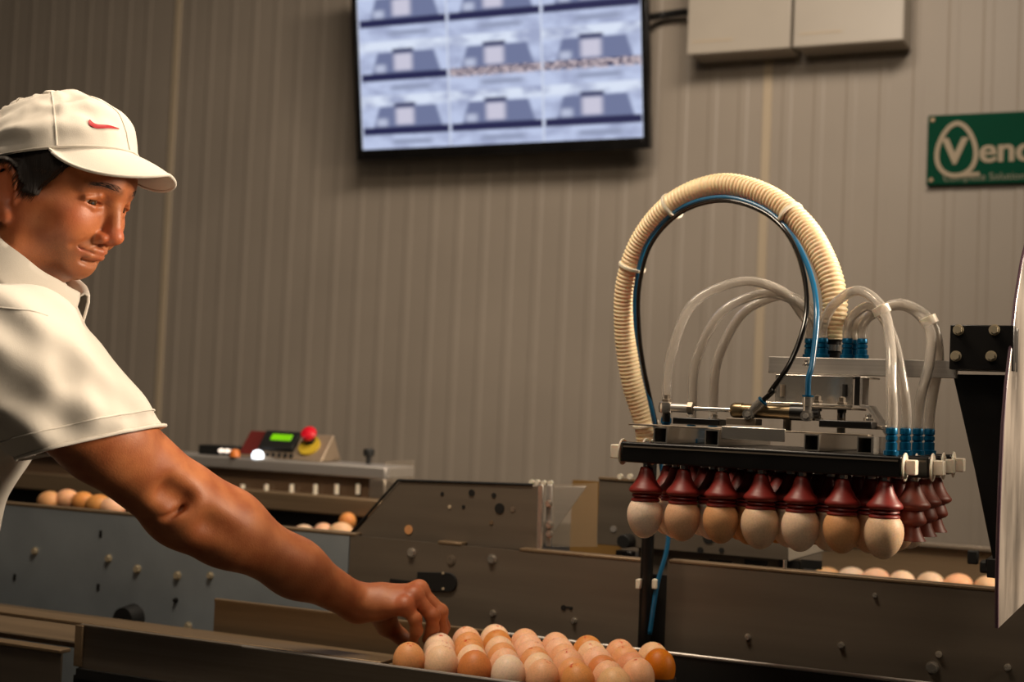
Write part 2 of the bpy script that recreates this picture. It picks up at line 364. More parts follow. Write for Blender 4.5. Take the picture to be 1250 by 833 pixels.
# sloping guard plate
g = plate([(427, 657), (487, 588), (661, 593), (657, 674)], 2.07, .004, 'guard_plate', M_steeld)
MB().tube([P(425, 655, Y=2.069), P(486, 586.5, Y=2.069)], .0022, 8).build('guard_edge', M_blackm, mc)
MB().tube([P(486, 586.5, Y=2.069), P(650, 592, Y=2.069)], .0022, 8).build('guard_edge', M_blackm, mc)
def disc(px, py, r, mt, name='hole', Yp=2.07, par=mc, h=.0015, seg=16):
    c = P(px, py, Y=Yp); return MB().tube([c, c-Vector((0, h, 0))], r, seg).build(name, mt, par)
for x, y, r, m_ in ((499, 647, .0075, EGG['tan']), (576, 602, .0055, M_blackm), (603, 605, .004, M_blackm), (610, 621, .0085, M_blackm), (549, 619, .003, M_seam), (566, 619, .003, M_blackm), (600, 638, .0035, M_tan), (540, 603, .003, M_blackm), (626, 622, .004, M_steel)):
    disc(x, y, r, m_)
# hinge post beside the guard
plate([(656, 592), (663, 592), (661, 674), (654, 674)], 2.06, .006, 'hinge_strip', M_chrome)
plate([(667, 592), (674, 592), (672, 668), (665, 668)], 2.075, .006, 'hinge_strip', M_alu)
def bolt(px, py, r, Yp, mt=M_chrome, par=mc, h=.006, name='bolt'):
    c = P(px, py, Y=Yp); mb = MB().tube([c+Vector((0, .001, 0)), c-Vector((0, .0015, 0))], r*1.35, 16)
    mb.tube([c-Vector((0, .0015, 0)), c-Vector((0, h, 0))], r, 6, up=(0, 0, 1)); return mb.build(name, mt, par, smooth=30)
for x, y in ((670, 615), (671, 641), (671, 652)): bolt(x, y, .0045, 2.073)
for x, y in ((650, 589), (657, 589), (665, 590), (673, 590), (758, 582), (770, 582)): disc(x, y, .0045, M_white, 'cap_nut', 2.2, h=.006)
# bolts and holes in the side panels (picture positions measured in the photograph)
for x, y, r in ((503, 675, .006), (601, 683, .006), (602, 749, .004), (701, 758, .0035)): bolt(x, y, r, PY)
disc(551, 684, .008, M_steel, 'knock_out', PY); disc(550.5, 684.5, .0055, M_steeld, 'knock_out', PY, h=.003)
for x, y, r in ((913, 778, .0035), (1027, 788, .0035), (1146, 799, .0035), (1138, 815, .0065), (1230, 815, .0035), (1068, 727, .0025)): bolt(x, y, r, PY)
for x, y, r in ((43, 673, .0055), (133, 682, .0055), (168, 695, .006), (217, 703, .006), (257, 703, .005), (230, 765, .006), (215, 733, .0035)): bolt(x, y, r, PY, M_bolt if r > .004 else M_blackm)
def slot(px, py, Yp=PY, h=.006): c = P(px, py, Y=Yp); MB().box(c.x-.003, c.x+.003, Yp-.0012, Yp, c.z-h, c.z+h).build('slot', M_blackm, mc)
for x, y in ((123, 652), (120, 717), (18, 705)): slot(x, y)
# black oval cover plate, cap and small dark marks
mb = MB(); c0 = P(510, 710, Y=PY); c1 = P(548, 711, Y=PY)
pts = [(c0.x, PY-.004, c0.z-.0155), (c0.x, PY-.004, c0.z+.0155)] + [(c1.x+.0155*math.cos(a), PY-.004, c1.z+.0155*math.sin(a)) for a in np.linspace(math.pi/2, -math.pi/2, 12)]
mb.prism(pts, (0, .004, 0)).build('cover_plate', M_blackm, mc, bevel=.0008)
for x, y in ((541, 700), (541, 719)): disc(x, y, .002, M_seam, 'screw', PY-.004)
MB().bx(P(490, 711, Y=PY)-Vector((0, .002, 0)), (.04, .004, .008)).build('cover_plate', M_blackm, mc)
disc(688, 742, .0042, M_blackm, 'hole', PY); disc(697, 743, .0025, M_blackm, 'hole', PY); MB().bx(P(694, 742, Y=PY), (.014, .002, .003)).build('slot', M_blackm, mc)
c = P(163, 755, Y=PY); MB().tube([c, c-Vector((0, .03, 0))], [.026, .022], 24).build('drive_knob', M_blackm, mc)
# housing to the right of the guard, its clear cover and lamp knob
hY = 2.32
x0, x1 = P(731, 590, Y=hY).x, P(962, 680, Y=hY).x; zt = P(735, 586, Y=hY).z; zb = P(750, 668, Y=hY).z
MB().box(x0, x1, hY, hY+.005, zb+.002, zt).build('housing_panel', M_steeld, mc, bevel=.001)
MB().box(x0, x1, hY-.003, hY+.02, zt, zt+.005).build('top_lip', M_tan, mc, bevel=.001)
MB().box(x0-.10, x0, hY+.12, hY+.125, zb-.05, zt-.01).build('inner_panel', mat('ochre_panel', (128, 96, 48), .5, noise=.12, nscale=12), mc)
plate([(674, 592), (729, 590), (729, 668), (674, 668)], 2.14, .003, 'clear_cover', M_acryl)
plate([(676, 594), (716, 594), (676, 650)], 2.2, .002, 'brace_plate', M_alu)
c = P(768, 660, Y=hY); MB().tube([c, c-Vector((0, .03, 0))], [.0125, .0115], 20).build('black_knob', M_blackm, mc, bevel=.001)
disc(749, 646, .0055, M_alu, 'knock_out', hY)
MB().bx(c+Vector((0, -.015, -.022)), (.03, .02, .012)).build('knob_base', M_black, mc, bevel=.002)
for x in (845, 856): pass
disc(865, 657, .010, M_blackm, 'hole', hY); disc(855, 672, .0055, M_blackm, 'hole', hY); disc(881, 672, .0045, M_blackm, 'hole', hY)
# ports under the housing
MB().box(P(800, 0, Y=hY).x, P(1000, 0, Y=hY).x, hY+.02, hY+.024, 1.02, zb+.004).build('port_panel', M_steeld, mc)
for a, b in ((866, 893), (909, 936), (951, 976), (978, 1003)):
    p0, p1 = P(a, 683, Y=hY+.018), P(b, 696, Y=hY+.018)
    MB().box(p0.x, p1.x, hY+.017, hY+.02, p1.z, p0.z).build('port', M_blackm, mc)
plate([(962, 658), (1022, 658), (1012, 672), (962, 686)], hY-.02, .004, 'bright_bracket', M_boxw)
b_ = P(958, 694, Y=PY+.01); MB().tube([b_, b_+Vector((0, 0, .012))], .003, 8).build('stud', M_chrome, mc)
# far left hood over the egg lanes
HY = 2.7
def hx(px): return P(px, 590, Y=HY).x
def hz(py, px=400): return P(px, py, Y=HY).z
MB().box(-2.75, hx(470), HY, HY+.13, hz(581), hz(566))  .build('hood_top', M_alu, mc, bevel=.004)
MB().box(-2.75, hx(455), HY+.02, HY+.03, hz(606), hz(580)).build('hood_window', mat('smoked_window', (104, 84, 66), .2), mc)
MB().box(hx(450), hx(470), HY, HY+.13, hz(606), hz(580)).build('hood_end', M_steel, mc, bevel=.004)
MB().box(-2.75, hx(468), HY-.01, HY+.13, hz(628), hz(605)).build('hood_skirt', M_tan, mc, bevel=.004)
MB().box(-3.0, hx(455), HY+.02, HY+.12, hz(660), hz(626)).build('dark_recess', M_blackm, mc)
for x in (325, 356, 385, 411, 437, 296, 268): 
    c = P(x, 597, Y=HY+.01); MB().tube([c-Vector((0, 0, .012)), c+Vector((0, 0, .010))], .0055, 10).build('guide_pin', M_white, mc)
plate([(470, 563), (505, 562), (505, 588), (470, 590)], HY+.02, .003, 'clear_cover', M_acryl)
p = P(1205, 692, Y=2.2); MB().bx(p, (.018, .03, .018)).build('latch', M_blackm, mc, bevel=.003); MB().bx(p+Vector((-.02, 0, .012)), (.015, .015, .02)).build('latch', M_blackm, mc, bevel=.002)

# control box on the hood
CYY = 2.725
def q(x, y, Y=CYY): return P(x, y, Y=Y)
kb = thing('control_box', q(350, 565), 'small sloped control box with green display and red stop button', 'control box')
a0, a1 = q(288, 565), q(392, 563); tl, tr = q(308, 530, CYY+.12), q(402, 531, CYY+.12); b0, b1 = q(300, 562, CYY+.14), q(428, 561, CYY+.14)
zb_ = a0.z = a1.z = b0.z = b1.z = hz(566)+.001; tl.z = tr.z = q(400, 530, CYY+.1).z
a0.y = a1.y = CYY; b0 = Vector((a0.x, CYY+.085, zb_)); b1 = Vector((a1.x, CYY+.085, zb_)); tl = Vector((a0.x, CYY+.05, tl.z)); tr = Vector((a1.x, CYY+.05, tr.z))
MB().add([a0, a1, tl, tr, b0, b1], [(0, 1, 3, 2), (2, 3, 5, 4), (0, 2, 4), (1, 5, 3), (0, 4, 5, 1)]).build('box_body', mat('beige_box', (150, 132, 112), .45, .4), kb, bevel=.003)
ux = (a1-a0).normalized(); uz = (tl-a0).normalized(); un = ux.cross(uz); LW, LH = (a1-a0).length, (tl-a0).length
def face_box(u0, u1, v0, v1, h, name, mt, par=kb, sh=0):
    pts = [a0+ux*(u*LW+v*sh)+uz*(v*LH)+un*.0005 for u, v in ((u0, v0), (u1, v0), (u1, v1), (u0, v1))]
    return MB().prism(pts, un*h).build(name, mt, par, bevel=.001)
face_box(.24, .64, .28, .92, .012, 'display_frame', M_blackm); face_box(.34, .58, .56, .78, .014, 'display', M_lcd)
face_box(.02, .22, .1, .97, .002, 'red_label', mat('dull_red_label', (92, 28, 24), .5))
cc = a0+ux*(.79*LW)+uz*(.52*LH)
MB().tube([cc, cc+un*.006], .026, 24).build('button_base', M_yel, kb)
cc2 = cc+uz*.012; MB().tube([cc2+un*.006, cc2+un*.02], .011, 16).build('button_stem', M_blackm, kb)
cc3 = cc2+uz*.006
MB().tube([cc3+un*.02, cc3+un*.026, cc3+un*.032, cc3+un*.036], [.018, .019, .016, .006], 20).build('stop_button', M_red, kb)
for i in range(5): 
    c = a0+ux*((.36+.07*i)*LW)+uz*(.12*LH); MB().tube([c, c+un*.005], .005, 10).build('key', M_blackm, kb)
c = q(316, 560, CYY-.01); lt = MB().lathe([(.013, 0), (.014, .006), (.011, .014), (.005, .018)], (c.x, CYY-.01-.015+.01, hz(566)+.001)).build('indicator_lamp', M_led); lbl(lt, 'glowing white round lamp in front of the control box', 'lamp')
c = q(297, 560, CYY); kn = MB().lathe([(.012, 0), (.012, .010), (.009, .016), (.003, .018)], (c.x-.01, CYY-.02, hz(566)+.001)).build('selector_knob', M_ora); lbl(kn, 'amber rounded knob at the left foot of the control box', 'knob')
c = q(436, 556, CYY); kn = MB().lathe([(.006, 0), (.006, .016), (.012, .018), (.013, .03), (.010, .034)], (c.x, CYY+.05, hz(566)+.001)).build('screw_knob', M_blackm); lbl(kn, 'small black knob on the hood right of the control box', 'knob')
pb = thing('plug_block', (q(262, 560).x, CYY+.03, hz(566)+.001), 'low black block with three glowing dots for white glints beside the arm', 'connector')
xa, xb2 = q(238, 560).x, q(286, 560).x; z0 = hz(566)+.001
MB().box(xa, xb2, CYY+.01, CYY+.06, z0, z0+.022).build('block_body', M_blackm, pb, bevel=.003)
for x in (268, 275, 282): 
    c = q(x, 558); MB().tube([(c.x, CYY+.01, z0+.011), (c.x, CYY, z0+.011)], .0048, 12).build('glint_dot', emis('glint_glow', (255, 240, 225), .9), pb)  # white glints on the block, drawn as glowing dots; no lamps

# ---------------------------------------------------------------- eggs
def egg_mesh(name, Lh=.0285, r=.0218, down=True, seg=28, rings=18):
    prof = []
    for i in range(rings+1):
        t = math.pi*i/rings; z = -math.cos(t)*Lh; k = z/Lh
        prof.append((r*math.sin(t)*(1+.085*k-.02*k*k), z if down else z))
    me = MB(); me.tube([(0, 0, z) for _, z in prof], [max(a, 2e-5) for a, _ in prof], seg, up=(1, 0, 0))
    o = me.build(name, None, smooth=180); d = o.data; bpy.data.objects.remove(o); return d
EM = {}
for k, mt in EGG.items():
    EM[k] = egg_mesh('egg'); EM[k].materials.append(mt)
def egg_obj(p, kind, label, group, rot=(0, 0, 0), sc=1.0, stretch=1.0):
    o = bpy.data.objects.new('egg', EM[kind]); COL.objects.link(o); o.location = p; o.rotation_euler = rot; o.scale = (sc, sc, sc*stretch)
    return lbl(o, label, 'egg', group)
ORD = ['first', 'second', 'third', 'fourth', 'fifth', 'sixth', 'seventh', 'eighth', 'ninth', 'tenth', 'eleventh', 'twelfth']
ROWN = ['front row', 'second row back', 'third row back', 'fourth row back', 'fifth row back', 'rearmost row']
KN = {'buff': 'warm buff egg', 'pale': 'pale cream egg', 'orange': 'deep orange-brown egg', 'plain': 'pale plain egg', 'tan': 'tan egg'}
PX, RY, Y0 = .0482, .0418, 1.66
tray_kinds = {(0, 0): 'buff', (0, 1): 'pale', (0, 2): 'orange', (0, 3): 'plain', (0, 4): 'buff', (0, 5): 'buff', (0, 6): 'pale', (1, 0): 'pale', (1, 1): 'pale', (2, 0): 'pale', (1, 5): 'buff', (2, 6): 'buff', (3, 5): 'orange', (4, 6): 'orange', (2, 5): 'orange'}
EZ = .9535
tray_pos = []
for r in range(6):
    for i in range(7 if r % 2 == 0 else 6):
        k = tray_kinds.get((r, i), random.choice(['buff', 'buff', 'buff', 'pale']))
        x = -.915+PX*i+(PX/2 if r % 2 else 0); y = Y0+RY*r
        tray_pos.append((x, y)); s = random.uniform(.97, 1.03)
        side = ('at its left end' if i == 0 else 'at its right end' if i == (6 if r % 2 == 0 else 5) else ORD[i]+' from the left')
        egg_obj((x, y, EZ+random.uniform(-.001, .001)), k, f'{KN[k]} in the tray, {ROWN[r]}, {side}', 'eggs standing in the tray',
                (random.uniform(-.06, .06), random.uniform(-.06, .06), random.uniform(0, 6)), s)
# tray: honeycomb of shallow cups
tr_ = thing('egg_tray', (-.77, 1.76, .925), 'dark plastic egg tray with staggered round cups under the eggs', 'tray')
mb = MB().box(-.945, -.600, 1.635, 1.895, .918, .925)
mb.build('tray_base', M_tray, tr_, bevel=.002)
cupm = None
for x, y in tray_pos:
    if cupm is None:
        c_ = MB().lathe([(.012, .925), (.0215, .925), (.0232, .945), (.0222, .945), (.0205, .930), (.0185, .9275), (.012, .9275)], (0, 0, 0), 16)
        o = c_.build('egg_cup', M_tray, tr_); cupm = o.data; o.matrix_parent_inverse = parent_inv(tr_)
    else: o = bpy.data.objects.new('egg_cup', cupm); COL.objects.link(o); o.parent = tr_; o.matrix_parent_inverse = parent_inv(tr_)
    o.location = (x, y, 0)

# eggs in the machine bed, lying on their sides
def lying(px, Y, kind, label, group, z=.945+.021, rz=None):
    p = P(px, 700, Y=Y); egg_obj((p.x, Y, z), kind, label, group, (math.pi/2, 0, random.uniform(0, 3) if rz is None else rz), .98)
def lane(pxs, pys, Y, where, grp, kinds=('pale', 'plain', 'buff')):
    n = len(pxs)
    for i, (x, y) in enumerate(zip(pxs, pys)):
        k = kinds[i % len(kinds)]; p = P(x, y, Y=Y)
        egg_obj((p.x, Y+random.uniform(-.01, .01), p.z-.021), k, f'{KN[k]} {where}, {ORD[i]} from the left', grp, (math.pi/2, 0, random.uniform(-.5, .5)+1.3), 1)
lane([1010, 1040, 1070, 1102, 1136, 1170, 1205], [693, 693, 694, 697, 699, 701, 704], 2.95, 'in the machine bed below the empty suction cups', 'eggs in the bed below the lifting head')
lane([352, 371, 395, 418], [644, 641, 639, 638], 2.62, 'under the steel hood beside the forearm', 'eggs under the steel hood')
o = egg_obj(P(424, 637, Y=2.66), 'buff', 'warm buff egg tilted on top of the others under the hood', 'eggs under the steel hood', (.7, .9, 0), .85)
lane([62, 78, 100, 122, 138], [600, 598, 601, 604, 607], 2.3, 'between the shirt front and the bare upper arm', 'eggs in the lane behind the man', ('tan', 'buff', 'buff'))
egg_obj(P(868, 693, Y=2.8), 'pale', 'pale cream egg peeking over the panel under the lifting head', 'eggs in the bed behind the panel', (math.pi/2, 0, 1.2), .8)
# supports so the lanes ride on something
for x0_, x1_, Y, z in ((P(985, 700, Y=2.95).x, .3, 2.95, None), (P(345, 650, Y=2.62).x, P(440, 650, Y=2.62).x, 2.62, None), (-2.6, P(150, 610, Y=2.3).x, 2.3, None)):
    zz = {2.95: P(1102, 697, Y=2.95).z, 2.62: P(395, 639, Y=2.62).z, 2.3: P(100, 601, Y=2.3).z}[Y]-.046
    MB().box(x0_, x1_, Y-.05, Y+.05, zz-.01, zz+.001).build('egg_lane', M_blackm, mc)

# ---------------------------------------------------------------- tray conveyor in front
cv = thing('tray_conveyor', (-.9, 1.75, 0), 'low steel tray conveyor with folded side rails carrying the egg tray', 'conveyor')
xs = P(100, 770, Y=1.62).x
# near rail: folded steel channel
def channel(x0, x1, y, ztop, zbot, name, mt, th=.003, lipw=.012, back=False):
    s = 1 if not back else -1
    prof = [(0, zbot), (0, ztop-.006), (-.002*s, ztop-.003), (-.004*s+.002*s, ztop), (.004*s, ztop+.001), (lipw*s*.6, ztop), (lipw*s, ztop-.004), (lipw*s, ztop-.007), (lipw*s*.7, ztop-.004), (th*s, ztop-.006), (th*s, zbot)]
    return MB().prism([(x0, y+a, z) for a, z in prof], (x1-x0, 0, 0)).build(name, mt, cv, smooth=50)
channel(xs, .6, 1.617, .957, .895, 'near_rail', M_steel)
MB().box(xs-.006, xs+.008, 1.612, 1.616, .897, .956).build('rail_end_plate', M_tan, cv, bevel=.001)
MB().box(xs, .6, 1.612, 1.62, .880, .8945).build('rail_foot', M_blackm, cv)
xg = P(262, 738, Y=1.93).x
channel(xg, -.93, 1.93, .961, .90, 'far_rail', M_tan, lipw=.010)
MB().box(-.9295, .9, 1.93, 1.933, .90, .957).build('far_rail', M_blackm, cv)
MB().tube([(-.9295, 1.931, .9595), (.9, 1.931, .9595)], .0028, 10).build('rail_lip', M_alu, cv)
MB().tube([(-1.15, 1.6155, .9565), (.6, 1.6155, .9565)], .0020, 8).build('rail_lip', M_alu, cv)
# flat ledge that runs on to the left behind the near rail
zl = .952
def pz(x, y): return P(x, y, Z=zl)
MB().box(-2.6, -.955, 1.655, 1.695, zl-.006, zl).build('ledge', M_tan, cv, bevel=.0015)
MB().box(-2.6, -.955, 1.69, 1.91, .905, .912).build('belt', M_tan, cv)
MB().box(-2.6, xs-.02, 1.60, 1.622, .914, .920).build('lower_ledge', M_tan, cv, bevel=.0015)
MB().box(-2.6, xs-.02, 1.603, 1.606, .60, .914).build('front_skirt', M_steeld, cv)
MB().box(xs-.02, .6, 1.63, 1.634, .60, .88).build('front_skirt', M_blackm, cv)
MB().box(-.94, .8, 1.64, 1.925, .905, .912).build('belt', M_blackm, cv)['label'] = 'black belt'
MB().box(-.94, .8, 1.64, 1.93, .70, .90).build('under_frame', M_blackm, cv)
for x in (-2.3, -1.35, -.35):
    MB().box(x, x+.05, 1.65, 1.70, 0, .90).build('leg', M_steeld, cv, bevel=.003); MB().box(x, x+.05, 1.86, 1.91, 0, .90).build('leg', M_steeld, cv, bevel=.003)
for x in (-3.0, -1.9, -.8, .5):
    MB().box(x, x+.06, 2.1, 2.16, 0, .93).build('leg', M_steeld, mc, bevel=.003); MB().box(x, x+.06, 3.3, 3.36, 0, .93).build('leg', M_steeld, mc, bevel=.003)

# black pipe post between the two side panels
pY = 2.03
pt = thing('pipe_post', P(791, 780, Y=pY), 'black upright pipe held by white clamps between two panels', 'pipe')
pc = P(791, 655, Y=pY); ptop = P(791, 547, Y=pY)
MB().tube([(pc.x, pY, .72), (pc.x, pY, ptop.z)], .0095, 16).build('pipe', M_black, pt)
for x in (780, 800):
    c = P(x, 713, Y=pY-.012); MB().bx(c, (.007, .012, .014)).build('clamp', M_white, pt, bevel=.001)
MB().bx(P(791, 713, Y=pY+.006), (.034, .004, .012)).build('clamp_strap', M_black, pt)
MB().box(xb-.01, xc+.01, PY+.03, PY+.034, .4, 1.05).build('gap_plate', M_blackm, mc)

# ---------------------------------------------------------------- lifting head with suction cups
HX = Vector((-.45, 1.76, 1.24))
gr = thing('suction_lifting_head', HX, 'black barred vacuum lifting head with rows of red suction cups', 'egg lifter')
BZ0, BZ1 = 1.2355, 1.2605
gx0, gx1 = -.6245, -.2855
cup_long = [(.006, -.001), (.0065, .0), (.0085, -.006), (.0105, -.014), (.0145, -.024), (.0185, -.031), (.0205, -.0345), (.0203, -.038), (.0165, -.042), (.0120, -.0445), (.0150, -.052), (.0172, -.0585), (.0170, -.062), (.0140, -.0655), (.0092, -.068), (.0108, -.075), (.0135, -.083), (.0165, -.0885), (.0170, -.0900), (.0160, -.0905), (.0100, -.078), (.006, -.07)]
cup_long = [(r_*(.95 if z_ < -.05 else 1), z_*.76) for r_, z_ in cup_long]
cup_short = [(.006, 0), (.0075, -.001), (.0085, -.006), (.0105, -.014), (.0148, -.024), (.0192, -.030), (.0208, -.0335), (.0205, -.0365), (.0180, -.0385), (.0150, -.0395), (.0168, -.0410), (.0172, -.0428), (.0160, -.0442), (.0140, -.045), (.0165, -.0462), (.0178, -.0480), (.0176, -.0500), (.0150, -.0500), (.0120, -.046), (.006, -.04)]
def mesh_of(mb, mt, sm=50):
    o = mb.build('tmp', mt, smooth=sm); d = o.data; bpy.data.objects.remove(o); return d
cup_short = [(r_, z_*.83) for r_, z_ in cup_short]
ML, MS, MF = mesh_of(MB().lathe(cup_long, seg=28), M_cup2), mesh_of(MB().lathe(cup_short, seg=28), M_cup), mesh_of(MB().lathe([(.0052, .004), (.0052, -.004), (.0045, -.0045)], seg=6), M_chrome)
ML.name = MS.name = 'suction_cup'; MF.name = 'cup_nipple'
def inst(name, me, par, loc):
    o = bpy.data.objects.new(name, me); COL.objects.link(o); o.parent = par; o.matrix_parent_inverse = parent_inv(par); o.location = loc; return o
gk = {(0, 0): 'pale', (0, 1): 'tan', (0, 2): 'tan', (0, 3): 'pale', (0, 4): 'plain', (0, 5): 'tan', (0, 6): 'pale'}
c0x = -.5945
for r in range(6):
    off = PX/2 if r % 2 else 0; y = Y0+RY*r
    bar = MB()
    bar.box(gx0+off, gx1+off, y-.014, y+.014, BZ0, BZ1)
    b_ = bar.build('bar', M_black, gr, bevel=.0025, seg=3)
    MB().box(gx0+off+.004, gx1+off-.004, y-.0148, y-.0135, BZ1-.0065, BZ1-.0045).build('bar_trim', M_steeld, gr)
    for s, xe in ((-1, gx0+off), (1, gx1+off)):
        mb = MB().tube([(xe+s*.0005, y, (BZ0+BZ1)/2), (xe+s*.003, y, (BZ0+BZ1)/2)], .0165, 24)
        mb.bx((xe+s*.009, y, (BZ0+BZ1)/2), (.012, .019, .017)); mb.build('end_plug', M_white, gr, bevel=.0012)
    for i in range(7):
        x = c0x+PX*i+off; empty = (r % 2 == 1 and i == 6)
        inst('cup_nipple', MF, gr, (x, y, BZ0-.003))
        inst('suction_cup', ML if empty else MS, gr, (x, y, BZ0-.0048))
        if not empty:
            k = gk.get((r, i), random.choice(['pale', 'buff', 'tan', 'plain'])); k = {'buff': 'tan'}.get(k, k)
            side = ('at its left end' if i == 0 else 'at its right end' if i == (6 if r % 2 == 0 else 5) else ORD[i]+' from the left')
            sc = random.uniform(.97, 1.04)
            if r == 0: sc = (1.0, 1.0, .98, 1.04, 1.02, .98, 1.03)[i]
            e = egg_obj((x, y, BZ0-.0015-.0405-.0232*sc), k if k != 'pale' else 'plain', f'{KN[k if k != "pale" else "plain"]} hanging from a suction cup, {ROWN[r]}, {side}', 'eggs hanging from the lifting head', (random.uniform(-.05, .05), random.uniform(-.05, .05), random.uniform(0, 6)), sc, .95)
# cross tubes: open square steel tubes running away from the camera
def sqtube(px, w=.0175, y0=1.648, y1=1.885, z0=BZ1+.0005, name='cross_tube', t=.0015, mt=M_chrome):
    x = P(px, 530, Y=y0).x; mb = MB(); z1 = z0+w+.002
    o4 = [(x-w/2, z0), (x+w/2, z0), (x+w/2, z1), (x-w/2, z1)]; i4 = [(x-w/2+t, z0+t), (x+w/2-t, z0+t), (x+w/2-t, z1-t), (x-w/2+t, z1-t)]
    V = [(a, yy, b) for yy in (y0, y1) for a, b in o4] + [(a, yy, b) for yy in (y0, y1) for a, b in i4]
    f = []
    for k in range(4):
        j = (k+1) % 4; f += [(k, j, 4+j, 4+k), (8+k, 12+k, 12+j, 8+j), (k, 8+k, 8+j, j), (4+k, 4+j, 12+j, 12+k)]
    mb.add(V, f); o = mb.build(name, mt, gr, smooth=20)
    MB().box(x-w/2+t, x+w/2-t, y0+.03, y0+.032, z0+t, z1-t).build('tube_plug', M_blackm, gr)
    return x
TZ = BZ1+.0205
for px in (806, 869, 991, 1056): sqtube(px)
MB().box(P(812, 0, Y=1.68).x-.02, P(1070, 0, Y=1.68).x+.01, 1.66, 1.69, TZ, TZ+.002).build('tie_plate', M_steel, gr, bevel=.0005)
def gp(px, py, Y=1.68): return P(px, py, Y=Y)
def gbox(px0, px1, y0, y1, py0, py1, name, mt, bevel=.001, Y=1.68, par=gr):
    a, b = gp(px0, (py0+py1)/2, Y), gp(px1, (py0+py1)/2, Y); m_ = (px0+px1)/2
    return MB().box(a.x, b.x, y0, y1, gp(m_, py1, Y).z, gp(m_, py0, Y).z).build(name, mt, par, bevel=bevel)
gbox(824, 881, 1.67, 1.70, 511, 519, 'slide_plate', M_black); gbox(889, 925, 1.67, 1.70, 511, 519, 'slide_plate', M_steeld)
gbox(1003, 1067, 1.665, 1.70, 514, 523, 'slide_plate', M_black); gbox(880, 958, 1.652, 1.655, 522, 538, 'reflection_plate', M_chrome, Y=1.652)  # thin chrome sheet added for the bright reflection on the cross tube's side
gbox(1030, 1072, 1.70, 1.73, 519, 524, 'slide_plate', M_steel)
# air cylinder
cy0, cy1 = gp(893, 502, 1.685), gp(1000, 504, 1.685); cz = (cy0.z+cy1.z)/2; cy0.z = cy1.z = cz
air = MB().tube([(cy0.x+.012, 1.685, cz), (cy1.x-.03, 1.685, cz)], .0085, 24).build('air_cylinder', M_brass, gr)
MB().tube([(cy0.x, 1.685, cz), (cy0.x+.004, 1.685, cz), (cy0.x+.014, 1.685, cz)], [.0075, .0095, .0095], 20).build('cylinder_head', M_brass, gr)
MB().tube([(cy1.x-.034, 1.685, cz), (cy1.x-.014, 1.685, cz), (cy1.x-.012, 1.685, cz), (cy1.x, 1.685, cz)], [.0095, .0095, .006, .006], 20).build('cylinder_head', M_black, gr)
rx0 = gp(808, 501, 1.685).x
MB().tube([(rx0+.03, 1.685, cz), (cy0.x, 1.685, cz)], .0028, 12).build('piston_rod', M_chrome, gr)
MB().tube([(rx0+.006, 1.685, cz), (rx0+.036, 1.685, cz)], .0055, 16).build('rod_clevis', M_alu, gr)
MB().tube([(rx0+.034, 1.685, cz), (rx0+.0405, 1.685, cz)], .0078, 6).build('lock_nut', M_steel, gr)
MB().lathe([(.004, -.0075), (.0085, -.006), (.0095, 0), (.0085, .006), (.004, .0075)], (rx0+.005, 1.685, cz), 20).build('rod_eye', M_chrome, gr)
MB().lathe([(.0065, .006), (.0065, .010), (.004, .0105), (.004, .0155), (.0025, .0165)], (rx0+.006, 1.685, cz), 6).build('eye_bolt', M_steel, gr)
MB().lathe([(.005, -.018), (.005, -.006)], (rx0+.006, 1.685, cz), 12).build('eye_pin', M_black, gr)
for x, y, r in ((872, 507, .005), (1060, 507, .0045), (1083, 517, .004), (998, 507, .005), (985, 440, .004)):
    c = gp(x, y+4, 1.69); MB().lathe([(r*1.3, -.003), (r*1.3, 0), (r*.85, .001), (r*.8, .004), (r*.4, .0055)], c, 16).build('bolt', M_chrome, gr)
def elbow(px, py, dx, dz, name='push_fitting'):
    c = gp(px, py, 1.672); d = Vector((dx, 0, dz)).normalized()
    MB().tube([c-Vector((0, .006, 0)), c+Vector((0, .008, 0))], .0065, 16).build('banjo', M_chrome, gr)
    MB().tube([c-Vector((0, .008, 0)), c-Vector((0, .006, 0))], .0035, 6).build('banjo_screw', M_alu, gr)
    MB().tube([c+d*.003, c+d*.012, c+d*.0125, c+d*.022], [.0055, .0055, .0062, .0062], 16).build(name, M_chrome, gr)
    MB().tube([c+d*.0225, c+d*.0245], .0068, 16).build('blue_collar', M_blue, gr)
    return c+d*.0245
eA = elbow(914, 506, .75, .75); eB = elbow(985, 508, .02, 1)
# hanger bracket below the arm: bent polished sheet with slots
brk = MB(); a, b = P(946, 459, Y=1.74), P(1041, 459, Y=1.74); zt_, zb2 = 1.351, gp(990, 493, 1.74).z
brk.box(a.x, b.x, 1.742, 1.745, zb2, zt_); brk.box(a.x, b.x, 1.742, 1.79, zt_-.002, zt_+.001); brk.box(a.x-.004, b.x, 1.70, 1.745, zb2-.003, zb2)
brk.build('hanger_bracket', M_chrome, gr, bevel=.0008)
for px in (955, 1031):
    c = P(px, 477, Y=1.74); MB().tube([(c.x, 1.7415, c.z-.0075), (c.x, 1.7415, c.z+.0075)], [.0032, .0032], 10).build('bracket_slot', M_blackm if px > 1000 else M_steel, gr)
z_l = zb2
MB().prism([(b.x+.002, 1.742, zt_+.001), (b.x+.010, 1.742, zt_+.001), (b.x+.010, 1.742, z_l), (b.x+.002, 1.742, z_l)], (0, .03, 0)).build('hanger_cheek', M_black, gr, bevel=.0005)
MB().prism([(b.x+.010, 1.735, zt_), (b.x+.013, 1.735, zt_), (b.x+.013, 1.735, z_l+.001), (b.x+.022, 1.735, z_l), (b.x+.045, 1.735, 1.284), (b.x+.042, 1.735, 1.282), (b.x+.02, 1.735, z_l-.003), (b.x+.010, 1.735, z_l-.002)], (0, .04, 0)).build('hanger_leg', M_alu, gr, bevel=.0004)
